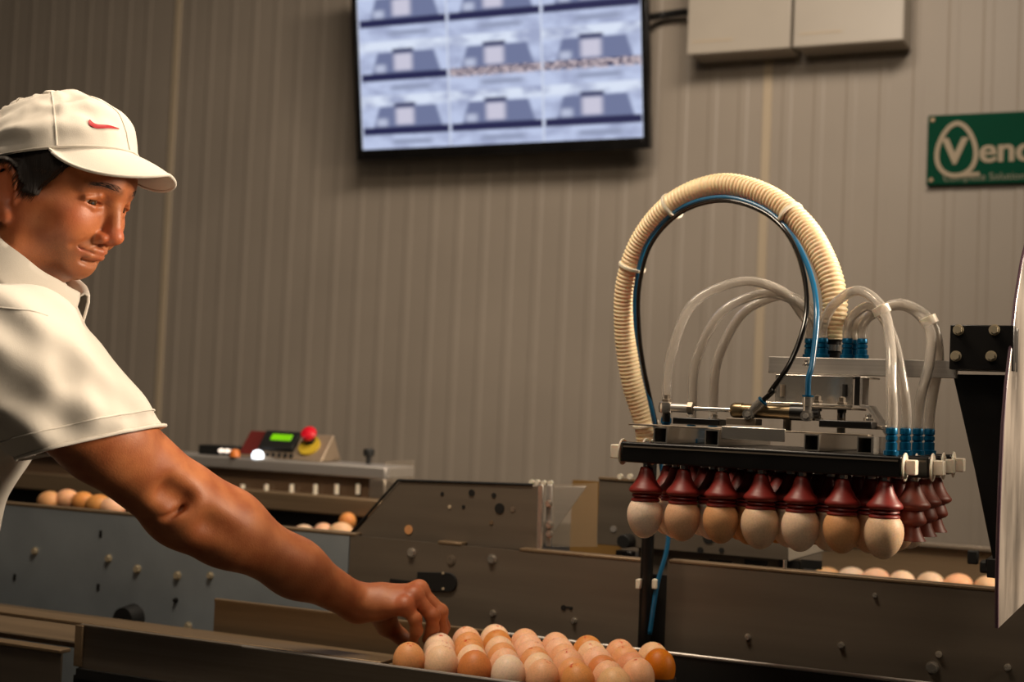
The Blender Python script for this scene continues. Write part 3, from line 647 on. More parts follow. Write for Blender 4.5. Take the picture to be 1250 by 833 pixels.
MB().box(b.x+.010, b.x+.026, 1.735, 1.775, zt_-.0015, zt_+.0005).build('hanger_flange', M_chrome, gr, bevel=.0004)
MB().box(a.x-.01, b.x+.01, 1.69, 1.78, z_l-.006, z_l-.0035).build('carrier_plate', M_steel, gr, bevel=.0005)
for px, py in ((998, 490), (1028, 492)):
    c = P(px, py, Y=1.705); MB().lathe([(.0062, -.002), (.0062, .0005), (.0042, .001), (.0042, .006), (.002, .0075)], c, 6).build('bolt', M_steel, gr)
    MB().lathe([(.0052, -.010), (.0052, -.004), (.0035, -.015+.001)][::-1][1:]+[(.0052, -.004)], c, 6).build('nut', M_blackm, gr) if False else MB().lathe([(.003, -.018), (.003, -.012), (.0055, -.012), (.0055, -.006)], c, 6).build('nut', M_blackm, gr)
MB().tube([(a.x+.02, 1.73, TZ+.001), (a.x+.02, 1.73, z_l-.006)], .005, 12).build('standoff', M_steel, gr)
MB().tube([(b.x-.01, 1.73, TZ+.001), (b.x-.01, 1.73, z_l-.006)], .005, 12).build('standoff', M_steel, gr)

# blue barbed fittings
def fitting(c, h=.030, par=gr, r=.0067):
    prof = [(r*1.3, 0), (r*1.3, .005), (r, .0055), (r, h*.45), (r*.8, h*.47), (r*.8, h*.52), (r, h*.54), (r, h*.68), (r*.8, h*.70), (r*.8, h*.74), (r, h*.76), (r, h*.94), (r*.85, h)]
    mb = MB().lathe(prof, c, 20); return mb.build('hose_fitting', M_blue, par, smooth=40)
# manifold on the arm that feeds the tubes
aY = 1.78
AZ0, AZ1 = 1.3545, 1.3755
arm = thing('support_arm', P(1200, 425, Y=aY), 'aluminium arm bolted into a black bracket that holds up the lifting head', 'bracket')
MB().box(P(938, 447, Y=aY).x, P(1168, 450, Y=aY).x, aY, aY+.012, AZ0, AZ1).build('arm_bar', M_alu, arm, bevel=.0008)
MB().box(P(965, 447, Y=aY).x, P(1075, 447, Y=aY).x, aY+.0125, aY+.075, AZ0+.004, AZ1).build('manifold', M_steel, gr, bevel=.001)
tops = {}
for nm, px, py, yy in (('a', 988, 434, 1.82), ('b', 1004, 434, 1.80), ('c', 1034, 434, 1.80), ('d', 1042, 436, 1.835), ('e', 1052, 436, 1.80)):
    c = P(px, py, Y=yy); c.z = AZ1+.0003; fitting(c, .026); tops[nm] = c+Vector((0, 0, .022))
bots = {}
for nm, px, yy in (('l1', 812, 1.70), ('l2', 843, 1.765), ('l3', 869, 1.81), ('r1', 1088, 1.655), ('r2', 1105, 1.70), ('r3', 1120, 1.745), ('r4', 1134, 1.79)):
    c = P(px, 545, Y=yy); c.z = BZ1+.0003
    if nm[0] == 'l': c.z = BZ1+.0005
    fitting(c, .032); bots[nm] = c+Vector((0, 0, .028))
    if nm[0] == 'l': MB().lathe([(.009, -.012), (.009, .0)], c, 6).build('fitting_base', M_blackm, gr)
c = P(1020, 425, Y=1.84)
MB().lathe([(.0135, 0), (.0135, .008), (.011, .009), (.011, .022), (.0125, .023), (.0125, .028)], (c.x, 1.82, AZ1+.0003), 24).build('hose_spigot', M_black, gr)
MB().lathe([(.0142, .010), (.0142, .018)], (c.x, 1.82, AZ1+.0003), 24).build('hose_clamp', M_chrome, gr)
sp_top = Vector((c.x, 1.82, AZ1+.024))

# clear tubes: flexible hoses plugged onto the fittings
tubes = [
 ('l1', 'a', [(818, 440, 1.71), (845, 372, 1.73), (905, 344, 1.76), (955, 356, 1.79), (980, 385, 1.81)], 'clear suction tube making the tallest, outermost left arch'),
 ('l2', 'a2', [(850, 440, 1.765), (880, 383, 1.77), (930, 359, 1.79), (972, 368, 1.80), (998, 392, 1.81)], 'clear suction tube making the middle left arch'),
 ('l3', 'a3', [(876, 440, 1.80), (903, 387, 1.80), (938, 365, 1.81), (965, 362, 1.82), (995, 382, 1.83)], 'clear suction tube making the lowest, innermost left arch'),
 ('r1', 'b', [(1088, 470, 1.66), (1087, 425, 1.69), (1078, 378, 1.74), (1048, 355, 1.77), (1018, 372, 1.79)], 'clear suction tube arching in front of the cream hose to the nearest fitting'),
 ('r2', 'c', [(1102, 470, 1.70), (1092, 420, 1.72), (1078, 388, 1.76), (1060, 374, 1.78), (1042, 385, 1.79)], 'clear suction tube with a low arch tied behind the nearer one'),
 ('r3', 'd', [(1125, 480, 1.745), (1135, 440, 1.76), (1134, 400, 1.78), (1105, 374, 1.80), (1068, 380, 1.82)], 'clear suction tube on the right, inner of the two wide arches'),
 ('r4', 'e', [(1139, 480, 1.79), (1146, 435, 1.79), (1136, 392, 1.79), (1100, 371, 1.79), (1065, 384, 1.79)], 'clear suction tube on the right, outermost wide arch'),
]
tops['a2'] = tops['a']+Vector((.019, .02, -.003)); tops['a3'] = tops['a']+Vector((.006, .04, -.003))
for k in ('a2', 'a3'): fitting(Vector((tops[k].x, tops[k].y, AZ1+.0003)), .026)
def hollow(path, ro, ri, seg=16):
    mb = MB(); mb.tube(path, ro, seg, cap=False); n1 = len(mb.v); mb.tube(path, ri, seg, cap=False); n = len(path)
    mb.f += [(k, (k+1) % seg, n1+(k+1) % seg, n1+k) for k in range(seg)]
    e = (n-1)*seg; mb.f += [(e+k, n1+e+k, n1+e+(k+1) % seg, e+(k+1) % seg) for k in range(seg)]
    return mb
for b0_, t0_, mid, la in tubes:
    s = bots[b0_]+Vector((0, 0, .001)); e = tops[t0_]+Vector((0, 0, .001))
    path = bez([s, s+Vector((0, 0, .02))]+[P(x, y, Y=Y) for x, y, Y in mid]+[e+Vector((0, 0, .018)), e], 10)
    o = hollow(path, .0063, .0046).build('suction_tube', M_clear, smooth=180); lbl(o, la, 'hose', 'clear suction tubes on the lifting head')
for i, (x, y, Y, la) in enumerate(((1076, 379, 1.745, 'white cable tie bundling the clear tubes in front of the cream hose'), (1134, 392, 1.787, 'white cable tie around the outer pair of clear tubes on the right'))):
    c = P(x, y, Y=Y); d = Vector((.45, .1, -.9)).normalized()
    o = MB().tube([c-d*.0055, c-d*.005, c+d*.005, c+d*.0055], [.009, .0108, .0108, .009], 16).build('cable_tie', M_white); lbl(o, la, 'cable tie', 'white cable ties')

# big corrugated hose
hp = [(ptop.x, pY, ptop.z-.004)] + [tuple(P(x, y, Y=Y)) for x, y, Y in ((786, 515, 2.02), (771, 465, 2.0), (763, 405, 1.98), (765, 345, 1.96), (785, 290, 1.94), (825, 246, 1.91), (880, 226, 1.89), (935, 239, 1.87), (980, 275, 1.85), (1007, 320, 1.83), (1019, 365, 1.82))] + [tuple(sp_top+Vector((0, 0, .01))), tuple(sp_top)]
path = resample(bez(hp, 30), .0009)
n_ = len(path); rad = []
for i in range(n_):
    ph = (i*.0009/.0058) % 1; prof = max(0, math.sin(math.pi*ph))**.6
    rad.append(.0134+.0030*prof)
hs_ = thing('corrugated_hose', hp[0], 'thick cream ribbed hose looping high over the lifting head', 'hose')
MB().tube(path, rad, 20).build('hose_wall', M_hose, hs_, smooth=180)
big = path
# thin air hoses following the inside of the loop
bl = [(816, 653, 2.03), (806, 560, 2.04), (798, 512, 2.00), (785, 450, 1.98), (776, 395, 1.965), (777, 345, 1.95), (792, 293, 1.93), (830, 255, 1.90), (880, 241, 1.88), (928, 253, 1.86), (964, 284, 1.835), (988, 330, 1.77), (997, 380, 1.71), (992, 440, 1.68)]
pts = [P(793, 775, Y=2.02), P(802, 715, Y=2.02)] + [P(*a[:2], Y=a[2]) for a in bl] + [eB+Vector((0, 0, .02)), eB-Vector((0, 0, .002))]
o = MB().tube(bez(pts, 12), .0034, 12).build('air_hose', M_bluehose, smooth=180); lbl(o, 'thin blue air hose tied inside the ribbed hose loop', 'hose')
bk = [(786, 450, 1.975), (779.5, 395, 1.96), (781, 345, 1.945), (796, 296, 1.925), (832, 259, 1.895), (880, 245, 1.875), (926, 256, 1.855), (960, 284, 1.83), (980, 330, 1.77), (984, 385, 1.71), (966, 440, 1.68), (941, 478, 1.672)]
pts = [P(803, 528, Y=2.01)] + [P(*a[:2], Y=a[2]) for a in bk] + [eA+Vector((.012, 0, .012)), eA-Vector((.001, 0, .001))]
o = MB().tube(bez(pts, 12), .0032, 12).build('air_hose', M_blackhose, smooth=180); lbl(o, 'thin black air hose curling down to the left end of the air cylinder', 'hose')
def tie(frac_pt, la):
    best = min(range(len(big)), key=lambda i: (big[i]-frac_pt).length); c = big[best]; t = (big[min(best+2, n_-1)]-big[best-2]).normalized()
    inner = (Vector((big[n_//2].x, 0, 1.42))-Vector((c.x, 0, c.z))).normalized()
    o = MB().tube([c-t*.0022+inner*.003, c+t*.0022+inner*.003], .0205, 28).build('cable_tie', M_white, bevel=.0006)
    lbl(o, la, 'cable tie', 'white cable ties')
tie(P(765, 322, Y=1.95), 'white cable tie low on the left side of the ribbed hose')
tie(P(820, 250, Y=1.91), 'white cable tie at the upper left of the ribbed hose')
tie(P(968, 262, Y=1.86), 'white cable tie at the upper right of the ribbed hose')
tie(P(790, 520, Y=2.02), 'white cable tie near the foot of the ribbed hose')

# black bracket block and tapered plate
a, b = P(1160, 396, Y=1.755), P(1238, 397, Y=1.755)
bz0, bz1 = P(1200, 452, Y=1.755).z, P(1200, 397, Y=1.755).z
MB().box(a.x, b.x, 1.755, 1.778, bz0, bz1).build('clamp_block', M_black, arm, bevel=.001)
MB().box(a.x+.002, b.x, 1.7925, 1.81, bz0, bz1).build('clamp_block', M_black, arm, bevel=.001)
MB().box(a.x+.02, b.x, 1.779, 1.792, AZ1+.0005, bz1-.004).build('clamp_spacer', M_black, arm)
for px, py in ((1169, 402), (1213, 402), (1166, 434), (1209, 434)): bolt(px+1, py+1, .0048, 1.755, M_bolt, arm, .008)
pts = [P(1163, 457, Y=1.80), P(1233, 458, Y=1.80), P(1222, 560, Y=1.80), P(1219, 684, Y=1.80), P(1212, 684, Y=1.80), P(1190, 575, Y=1.80)]
MB().prism(pts, (0, .008, 0)).build('tapered_plate', M_black, arm, bevel=.001)
MB().box(P(1206, 690, Y=1.80).x, P(1224, 690, Y=1.80).x, 1.79, 1.83, P(1212, 705, Y=1.80).z, P(1212, 682, Y=1.80).z).build('plate_foot', M_blackm, arm, bevel=.001)
c = P(1214, 684, Y=1.81); MB().box(c.x-.01, c.x+.01, 1.81, 2.2, c.z-.01, c.z).build('foot_stay', M_blackm, arm)
# scuffed clear guard at the right edge
S0 = P(1222, 600, Y=1.70); S1 = P(1300, 600, Y=2.35); hd = Vector((S1.x-S0.x, S1.y-S0.y, 0)); L_ = hd.length; hd.normalize(); hn = Vector((-hd.y, hd.x, 0))
def onsheet(px, py):
    r = ray_dir(px, py); n = hn; s = (S0-CO).dot(n)/r.dot(n); return CO+r*s
out = [(1265, 255), (1249, 320), (1241, 370), (1236, 420), (1230, 470), (1226, 520), (1223, 580), (1220.5, 650), (1219, 720), (1219, 767), (1249, 738), (1285, 704), (1312, 660), (1330, 600), (1338, 520), (1338, 440), (1330, 370), (1315, 310), (1295, 268), (1280, 254)]
ss = thing('plastic_guard', onsheet(1219, 767), 'scuffed translucent plastic guard curving up at the right edge of the frame', 'guard')
MB().prism([onsheet(*p_) for p_ in out], hn*.004).build('guard_sheet', M_shield, ss)
MB().tube([onsheet(*p_)+hn*.002 for p_ in out[:10]], .0022, 8).build('guard_rim', M_edge, ss)
MB().box(P(1222, 0, Y=1.80).x, P(1250, 0, Y=1.80).x, 1.815, 1.85, bz0-.02, bz0-.004).build('guard_holder', M_alu, arm)

# ---------------------------------------------------------------- the man: sculpted as one smooth implicit surface, then meshed
def A3(p): return np.array([p[0], p[1], p[2]], float)
class Sdf:
    """ordered list of round cones / ellipsoids joined or cut with a smooth blend"""
    def __init__(s): s.ops = []
    def cone(s, a, b, ra, rb=None, k=.01, cut=False):
        a, b = A3(a), A3(b); rb = ra if rb is None else rb
        s.ops.append(('c', a, b, ra, rb, k, cut, (a+b)/2, np.linalg.norm(a-b)/2+max(ra, rb)+k)); return s
    def poly(s, pts, rs, k=.01, cut=False):
        rs = rs if hasattr(rs, '__len__') else [rs]*len(pts)
        for i in range(len(pts)-1): s.cone(pts[i], pts[i+1], rs[i], rs[i+1], k, cut)
        return s
    def ell(s, c, r, k=.01, cut=False, rot=None):
        c, r = A3(c), A3(r); R_ = np.eye(3) if rot is None else np.array(rot)
        s.ops.append(('e', c, r, R_, None, k, cut, c, max(r)+k)); return s
    def sph(s, c, r, k=.01, cut=False): return s.cone(c, A3(c)+1e-5, r, r, k, cut)
    def ev(s, p, sel=None):
        d = np.full(len(p), 1.0); first = True
        for op in s.ops:
            k = max(op[5], 1e-5); c, rad = op[7], op[8]
            near = np.abs(p-c).max(1) < rad+.05
            if not near.any(): continue
            q_ = p[near]
            if op[0] == 'c':
                a, b, ra, rb = op[1:5]; ab = b-a; t = np.clip(((q_-a)@ab)/(ab@ab), 0, 1)
                e = np.linalg.norm(q_-a-t[:, None]*ab, axis=1)-(ra+(rb-ra)*t)
            else:
                l = (q_-op[1])@op[3]; k0 = np.linalg.norm(l/op[2], axis=1); k1 = np.linalg.norm(l/op[2]**2, axis=1)+1e-9; e = k0*(k0-1)/k1
            dn = d[near]
            if op[6]:
                e = -e; h = np.clip(.5-.5*(dn-e)/k, 0, 1); d[near] = dn*(1-h)+e*h+k*h*(1-h)
            else:
                h = np.clip(.5+.5*(dn-e)/k, 0, 1); d[near] = dn*(1-h)+e*h-k*h*(1-h)
        return d
def surface_net(fn, lo, hi, h):
    r=surface_net_(fn, lo, hi, h); return r
def surface_net_(fn, lo, hi, h):
    lo = np.array(lo, float); n = np.ceil((np.array(hi)-lo)/h).astype(int); n = (n+3)//4*4+1
    cn = (n-1)//4+1; ci = np.stack(np.meshgrid(*[np.arange(a) for a in cn], indexing='ij'), -1).reshape(-1, 3)
    cd = fn(lo+ci*(4*h)).reshape(cn); act = np.abs(cd) < 4*h*1.6
    a2 = act.copy()
    for ax in range(3):
        s = np.roll(a2, 1, ax) | np.roll(a2, -1, ax); a2 = a2 | s
    a2 = a2[:-1, :-1, :-1]
    G = np.repeat(np.repeat(np.repeat(cd[:-1, :-1, :-1], 4, 0), 4, 1), 4, 2); G = np.pad(G, ((0, 1), (0, 1), (0, 1)), mode='edge').astype(np.float32)
    M_ = np.repeat(np.repeat(np.repeat(a2, 4, 0), 4, 1), 4, 2); M_ = np.pad(M_, ((0, 1), (0, 1), (0, 1)), mode='edge')
    idx = np.argwhere(M_); G[M_] = fn(lo+idx*h)
    S = G < 0
    c = np.zeros(np.array(S.shape)-1, np.int8)
    for dx in (0, 1):
        for dy in (0, 1):
            for dz in (0, 1): c += S[dx:S.shape[0]-1+dx, dy:S.shape[1]-1+dy, dz:S.shape[2]-1+dz]
    cells = np.argwhere((c > 0) & (c < 8)); ids = -np.ones(c.shape, np.int32); ids[tuple(cells.T)] = np.arange(len(cells))
    acc = np.zeros((len(cells), 3)); cnt = np.zeros(len(cells))
    cor = [(x, y, z) for x in (0, 1) for y in (0, 1) for z in (0, 1)]
    for i, a in enumerate(cor):
        for b in cor[i+1:]:
            if sum(abs(a[j]-b[j]) for j in range(3)) != 1: continue
            va = G[tuple((cells+a).T)]; vb = G[tuple((cells+b).T)]; m_ = (va < 0) != (vb < 0)
            t = np.where(m_, va/np.where(va == vb, 1, va-vb), 0)
            acc[m_] += (np.array(a)+t[:, None]*(np.array(b)-np.array(a)))[m_]; cnt[m_] += 1
    V = lo+(cells+acc/cnt[:, None])*h
    quads = []
    for ax in range(3):
        o1, o2 = [(1, 2), (2, 0), (0, 1)][ax]
        sl0 = [slice(None)]*3; sl1 = [slice(None)]*3; sl0[ax] = slice(0, -1); sl1[ax] = slice(1, None)
        e = np.argwhere(S[tuple(sl0)] != S[tuple(sl1)])
        e = e[(e[:, o1] > 0) & (e[:, o2] > 0) & (e[:, o1] < c.shape[o1]) & (e[:, o2] < c.shape[o2])]
        ins = S[tuple(e.T)]
        u1 = np.zeros(3, int); u1[o1] = 1; u2 = np.zeros(3, int); u2[o2] = 1
        qd = np.stack([ids[tuple((e-u1-u2).T)], ids[tuple((e-u2).T)], ids[tuple(e.T)], ids[tuple((e-u1).T)]], 1)
        qd[~ins] = qd[~ins][:, ::-1]; quads.append(qd)
    Q_ = np.concatenate(quads); Q_ = Q_[(Q_ >= 0).all(1)]
    return V, Q_
def np_mesh(name, V, Q_, mt, parent=None, colors=None):
    me = bpy.data.meshes.new(name); me.vertices.add(len(V)); me.vertices.foreach_set('co', V.astype(np.float32).ravel())
    me.loops.add(len(Q_)*4); me.loops.foreach_set('vertex_index', Q_.astype(np.int32).ravel())
    me.polygons.add(len(Q_)); me.polygons.foreach_set('loop_start', np.arange(len(Q_), dtype=np.int32)*4)
    me.update(calc_edges=True); me.validate()
    if mt: me.materials.append(mt)
    me.shade_smooth()
    if colors is not None:
        at = me.color_attributes.new('tint', 'FLOAT_COLOR', 'POINT'); at.data.foreach_set('color', colors.astype(np.float32).ravel())
    o = bpy.data.objects.new(name, me); COL.objects.link(o)
    if parent is not None: o.parent = parent; o.matrix_parent_inverse = parent_inv(parent)
    return o
def smooth_np(V, Q_, it, w=.5):
    for _ in range(it):
        acc = np.zeros_like(V); cnt = np.zeros(len(V))
        for a, b in ((0, 1), (1, 2), (2, 3), (3, 0)):
            for i, j in ((a, b), (b, a)):
                np.add.at(acc, Q_[:, i], V[Q_[:, j]]); np.add.at(cnt, Q_[:, i], 1)
        V = V*(1-w)+w*acc/cnt[:, None]
    return V

# --- head frame: x forward, y to his left, z up, origin between the ear canals
HHEAD, HPITCH, HROLL, HS = math.radians(9.5), math.radians(13), math.radians(0), 1.0
fx = Vector((math.cos(HHEAD)*math.cos(HPITCH), math.sin(HHEAD)*math.cos(HPITCH), -math.sin(HPITCH)))
fy = Vector((-math.sin(HHEAD), math.cos(HHEAD), 0)); fz = fx.cross(fy)
fy, fz = fy*math.cos(HROLL)+fz*math.sin(HROLL), fz*math.cos(HROLL)-fy*math.sin(HROLL)
RH = np.array([fx, fy, fz]).T
EAR = P(15, 238, d=1.665)
H0 = A3(EAR)-RH@np.array([0, -.077, 0])*HS
def toW(v): return H0+(np.atleast_2d(v)*HS)@RH.T
def W1(x, y, z): return Vector(toW((x/1000, y/1000, z/1000))[0])
mm_ = lambda *a: tuple(x/1000 for x in a)

def head_sdf():
    s = Sdf()
    s.ell(mm_(-6, 0, 46), mm_(97, 75, 76), .02)
    s.ell(mm_(30, 0, 40), mm_(66, 62, 44), .02)
    s.ell(mm_(30, 0, -18), mm_(58, 60, 70), .02)
    for g in (-1, 1):
        s.cone(mm_(2, g*56, -22), mm_(8, g*50, -60), .016, .015, .03)
        s.cone(mm_(8, g*50, -60), mm_(70, g*13, -93), .015, .015, .03)
        s.cone(mm_(60, g*40, -20), mm_(14, g*60, -6), .017, .012, .03)
        s.sph(mm_(62, g*28, -44), .022, .03)
    s.ell(mm_(61, 0, -62), mm_(32, 34, 32), .02)
    s.ell(mm_(70, 0, -94), mm_(19, 20, 17), .02)
    for g in (-1, 1):
        s.ell(mm_(93, g*33, 10), mm_(17, 17, 12), .012, True)
        s.cone(mm_(86, g*10, 27), mm_(70, g*44, 27), .0085, .007, .012)
    s.cone(mm_(83, 0, 20), mm_(101, 0, -27), .0090, .0098, .010)
    s.ell(mm_(105.5, 0, -37), mm_(12, 11.5, 11.5), .008)
    for g in (-1, 1):
        s.ell(mm_(95, g*13, -42), mm_(11.5, 7.5, 9), .004)
        s.ell(mm_(101, g*7, -51), mm_(5, 2.6, 3), .002, True)
        s.cone(mm_(94, g*22, -44), mm_(84, g*36, -62), .0012, .0008, .010, True)
        # lids
        s.ell(mm_(67.5, g*32, 10), mm_(15, 17, 13.5), .003)
        s.poly([mm_(80, g*20, 16), mm_(83, g*31, 17.5), mm_(76, g*46, 11)], .0032, .003)
        s.poly([mm_(80, g*21, 2), mm_(80, g*32, -1), mm_(74, g*43, 3)], .0030, .006)
        s.ell(mm_(82.5, g*32.5, 7.2), mm_(11, 14.5, 3.5), .0012, True)
        s.poly([mm_(74, g*49, 4.5), mm_(80, g*44, 5.5)], .0012, .001, True)
    # lips
    for g in (-1, 1):
        s.poly([mm_(97, 0, -62.5), mm_(93.5, g*11, -62.5), mm_(82, g*25, -64)], [.0052, .005, .003], .004)
        s.poly([mm_(94.5, 0, -72), mm_(91, g*10, -72), mm_(82, g*22, -67)], [.0068, .0062, .0032], .006)
        s.poly([mm_(105, 0, -67.2), mm_(99, g*12, -67), mm_(88.5, g*25, -64.5), mm_(84, g*29, -62)], [.0013, .0014, .0016, .0012], .0015, True)
        s.cone(mm_(97, 0, -81), mm_(90, g*14, -80), .0022, .0015, .010, True)
    # ears
    for g in (-1, 1):
        a = math.radians(14); rot = Matrix.Rotation(a, 3, 'Y') @ Matrix.Rotation(g*math.radians(-16), 3, 'Z')
        s.ell(mm_(-9, g*80, 3), mm_(15.5, 6, 30), .005, False, np.array(rot))
        pts = []
        for t in np.linspace(.1, 3.9, 16):
            pts.append(mm_(-9+14.5*math.cos(t)-4*math.sin(t), g*(85.5-2.0*math.cos(t)), 6+27*math.sin(t)))
        s.poly(pts, .0030, .004)
        s.ell(mm_(-4, g*91, 4), mm_(9, 10.5, 18), .004, True)
        s.ell(mm_(0, g*88, -3), mm_(6, 11, 9), .004, True)
        s.ell(mm_(-2, g*79, -25), mm_(8, 5.5, 9), .006)
        s.ell(mm_(7.5, g*79, -3), mm_(4, 5, 7), .004)
    # neck
    s.cone(mm_(-12, 0, -40), mm_(-72, 0, -132), .056, .060, .03)
    return s
_H = head_sdf()
def f_t(x): t = np.clip((x-.008)/.045, 0, 1); return t*t*(3-2*t)
def inv_face(p):   # room-side head coordinates -> feature coordinates (lower face shorter, chin tucked back, face a little higher)
    q_ = np.array(p, float); t = f_t(q_[:, 0]); z1 = q_[:, 2]-.008*t*np.clip((.075-q_[:, 2])/.04, 0, 1); low = np.maximum(.010-z1, 0)
    q_[:, 0] += .24*low*t; q_[:, 2] = np.where(z1 < .010, .010-low/(1-.20*t), z1); return q_
def fwd_face(x, y, z):
    t = 1.0 if x > 53 else float(f_t(np.array(x/1000))); low = max(10-z, 0)*(1-.20*t)
    return (x-.24*low*t, y, (10-low if z < 10 else z)+8*t)
class Warp:
    def ev(s, p): return _H.ev(inv_face(p))*.85
HSDF = Warp()
import mathutils.noise as mn
hv, hq = surface_net(HSDF.ev, mm_(-145, -100, -175), mm_(128, 100, 134), .0016)
hv = smooth_np(hv, hq, 1, .35)
# tint: r lips, g stubble, b flush
def gauss(d, s): return np.exp(-(d/s)**2)
def seg_d(p, a, b):
    a, b = np.array(a)/1000, np.array(b)/1000; ab = b-a; t = np.clip(((p-a)@ab)/(ab@ab), 0, 1); return np.linalg.norm(p-a-t[:, None]*ab, axis=1)
ab_ = inv_face(hv); ab_[:, 1] = np.abs(ab_[:, 1])
lip = np.maximum.reduce([gauss(seg_d(ab_, (98, 0, -63.5), (84, 23, -65)), .0048), gauss(seg_d(ab_, (97, 0, -72), (84, 20, -68)), .0056)])
stub = np.clip((-.045-ab_[:, 2])/.03, 0, 1)*np.clip((ab_[:, 0]+.0)/.03, 0, 1)
stub = np.maximum(stub, gauss(seg_d(ab_, (100, 0, -54), (88, 20, -57)), .009)*.9)*(1-lip)
flush = np.maximum.reduce([gauss(seg_d(ab_, (110, 0, -30), (106, 6, -38)), .014), .8*gauss(seg_d(ab_, (70, 44, -20), (66, 46, -26)), .022), .7*gauss(seg_d(ab_, (-4, 82, 20), (0, 82, -20)), .02)])
brow = np.maximum(gauss(seg_d(ab_, (94, 11, 28), (91, 28, 31)), .0062), gauss(seg_d(ab_, (91, 28, 31), (77, 47, 27)), .0052))
hc = np.stack([lip, stub, flush, brow], 1)

# --- arm and hand in room space
S_ = P(14, 440, d=1.60); E_ = P(226, 618, d=1.80); Wr = P(437, 737, d=1.96)
def hp_(cx, cy, d): return P(420+cx/7.571, 690+cy/7.571, d=d)   # joints measured on the hand
def arm_sdf():
    s = Sdf()
    dr = (E_-S_).normalized()
    mid = S_.lerp(E_, .5)
    s.cone(S_, mid, .062, .052, .02); s.cone(mid, E_, .052, .047, .02)
    m1 = E_.lerp(Wr, .22)+Vector((0, 0, .002)); m2 = E_.lerp(Wr, .62)
    s.cone(E_, m1, .0455, .0455, .03); s.cone(m1, m2, .0455, .034, .03); s.cone(m2, Wr, .034, .0245, .03)
    s.cone(E_+Vector((.005, 0, -.018)), E_+Vector((-.02, 0, -.006)), .028, .03, .025)
    for x0, y0, x1, y1, dd_, r, k in ((204, 600, 222, 612, 1.722, .008, .026), (196, 638, 222, 621, 1.7345, .0022, .010), (255, 640, 330, 685, 1.762, .005, .026)):
        s.cone(P(x0, y0, d=dd_), P(x1, y1, d=dd_+.02), r, r, k, True)
    hb = hp_(330, 330, 1.962)
    s.cone(Wr, hb, .0245, .024, .015)
    mcp = [hp_(560, 385, 1.938), hp_(645, 290, 1.953), hp_(690, 235, 1.972), hp_(690, 235, 1.995)]
    wr4 = [hp_(300, 400, 1.948), hp_(310, 350, 1.957), hp_(320, 320, 1.968), hp_(330, 330, 1.98)]
    for a, b, r0, r1 in zip(wr4, mcp, (.015, .017, .017, .016), (.0115, .0112, .0118, .0112)): s.cone(a, b, r0, r1, .014)
    for b, r in zip(mcp, (.0096, .0104, .0112, .0106)): s.sph(b+Vector((.001, 0, .003)), r, .008)
    return s, mcp
def fingers(s, mcp):
    chains = [
     ([mcp[0], hp_(655, 500, 1.938), hp_(668, 605, 1.942), hp_(640, 690, 1.948)], [.0100, .0085, .0078, .0066]),
     ([mcp[1], hp_(815, 470, 1.952), hp_(815, 590, 1.958), hp_(770, 690, 1.962)], [.0108, .0095, .0086, .0074]),
     ([mcp[2], hp_(880, 440, 1.972), hp_(895, 590, 1.978), hp_(870, 700, 1.980)], [.0112, .0099, .0090, .0078]),
     ([mcp[3], hp_(890, 430, 1.996), hp_(915, 570, 2.002), hp_(905, 680, 2.002)], [.0108, .0095, .0088, .0076])]
    for ch, rs in chains:
        f = Sdf()
        for i in range(3): f.cone(ch[i], ch[i+1], rs[i], rs[i+1], .004)
        for i in (1, 2): f.sph(ch[i]+(ch[i]-(ch[i-1]+ch[i+1])/2)*.08, rs[i]*1.06, .004)
        s.append(f)
    th = [hp_(350, 430, 1.99), hp_(400, 560, 2.01), hp_(520, 660, 2.015), hp_(640, 740, 2.0)]
    f = Sdf(); f.cone(th[0], th[1], .021, .0155, .006); f.cone(th[1], th[2], .0145, .0112, .006); f.cone(th[2], th[3], .0112, .0088, .005); s.append(f)
AS, MCP = arm_sdf(); FS = []; fingers(FS, MCP)
def arm_ev(p):
    base = AS.ev(p); out = base.copy()
    for i, f in enumerate(FS):
        e = f.ev(p); k = .007 if i < 4 else .014
        h = np.clip(.5+.5*(base-e)/k, 0, 1); out = np.minimum(out, base*(1-h)+e*h-k*h*(1-h))
    # elbow crease, wrist creases, tendons: shallow relief
    return out
lo = np.minimum.reduce([A3(S_), A3(E_), A3(Wr), A3(hp_(640, 740, 1.9))])-.08; hi = np.maximum.reduce([A3(S_), A3(E_), A3(hp_(950, 300, 2.03))])+.08
av, aq = surface_net(arm_ev, lo, hi, .0018)
av = smooth_np(av, aq, 1, .3)
ac = np.zeros((len(av), 4))
for f_, g_ in zip(MCP, range(4)): ac[:, 2] = np.maximum(ac[:, 2], .7*gauss(np.linalg.norm(av-A3(f_), axis=1), .016))

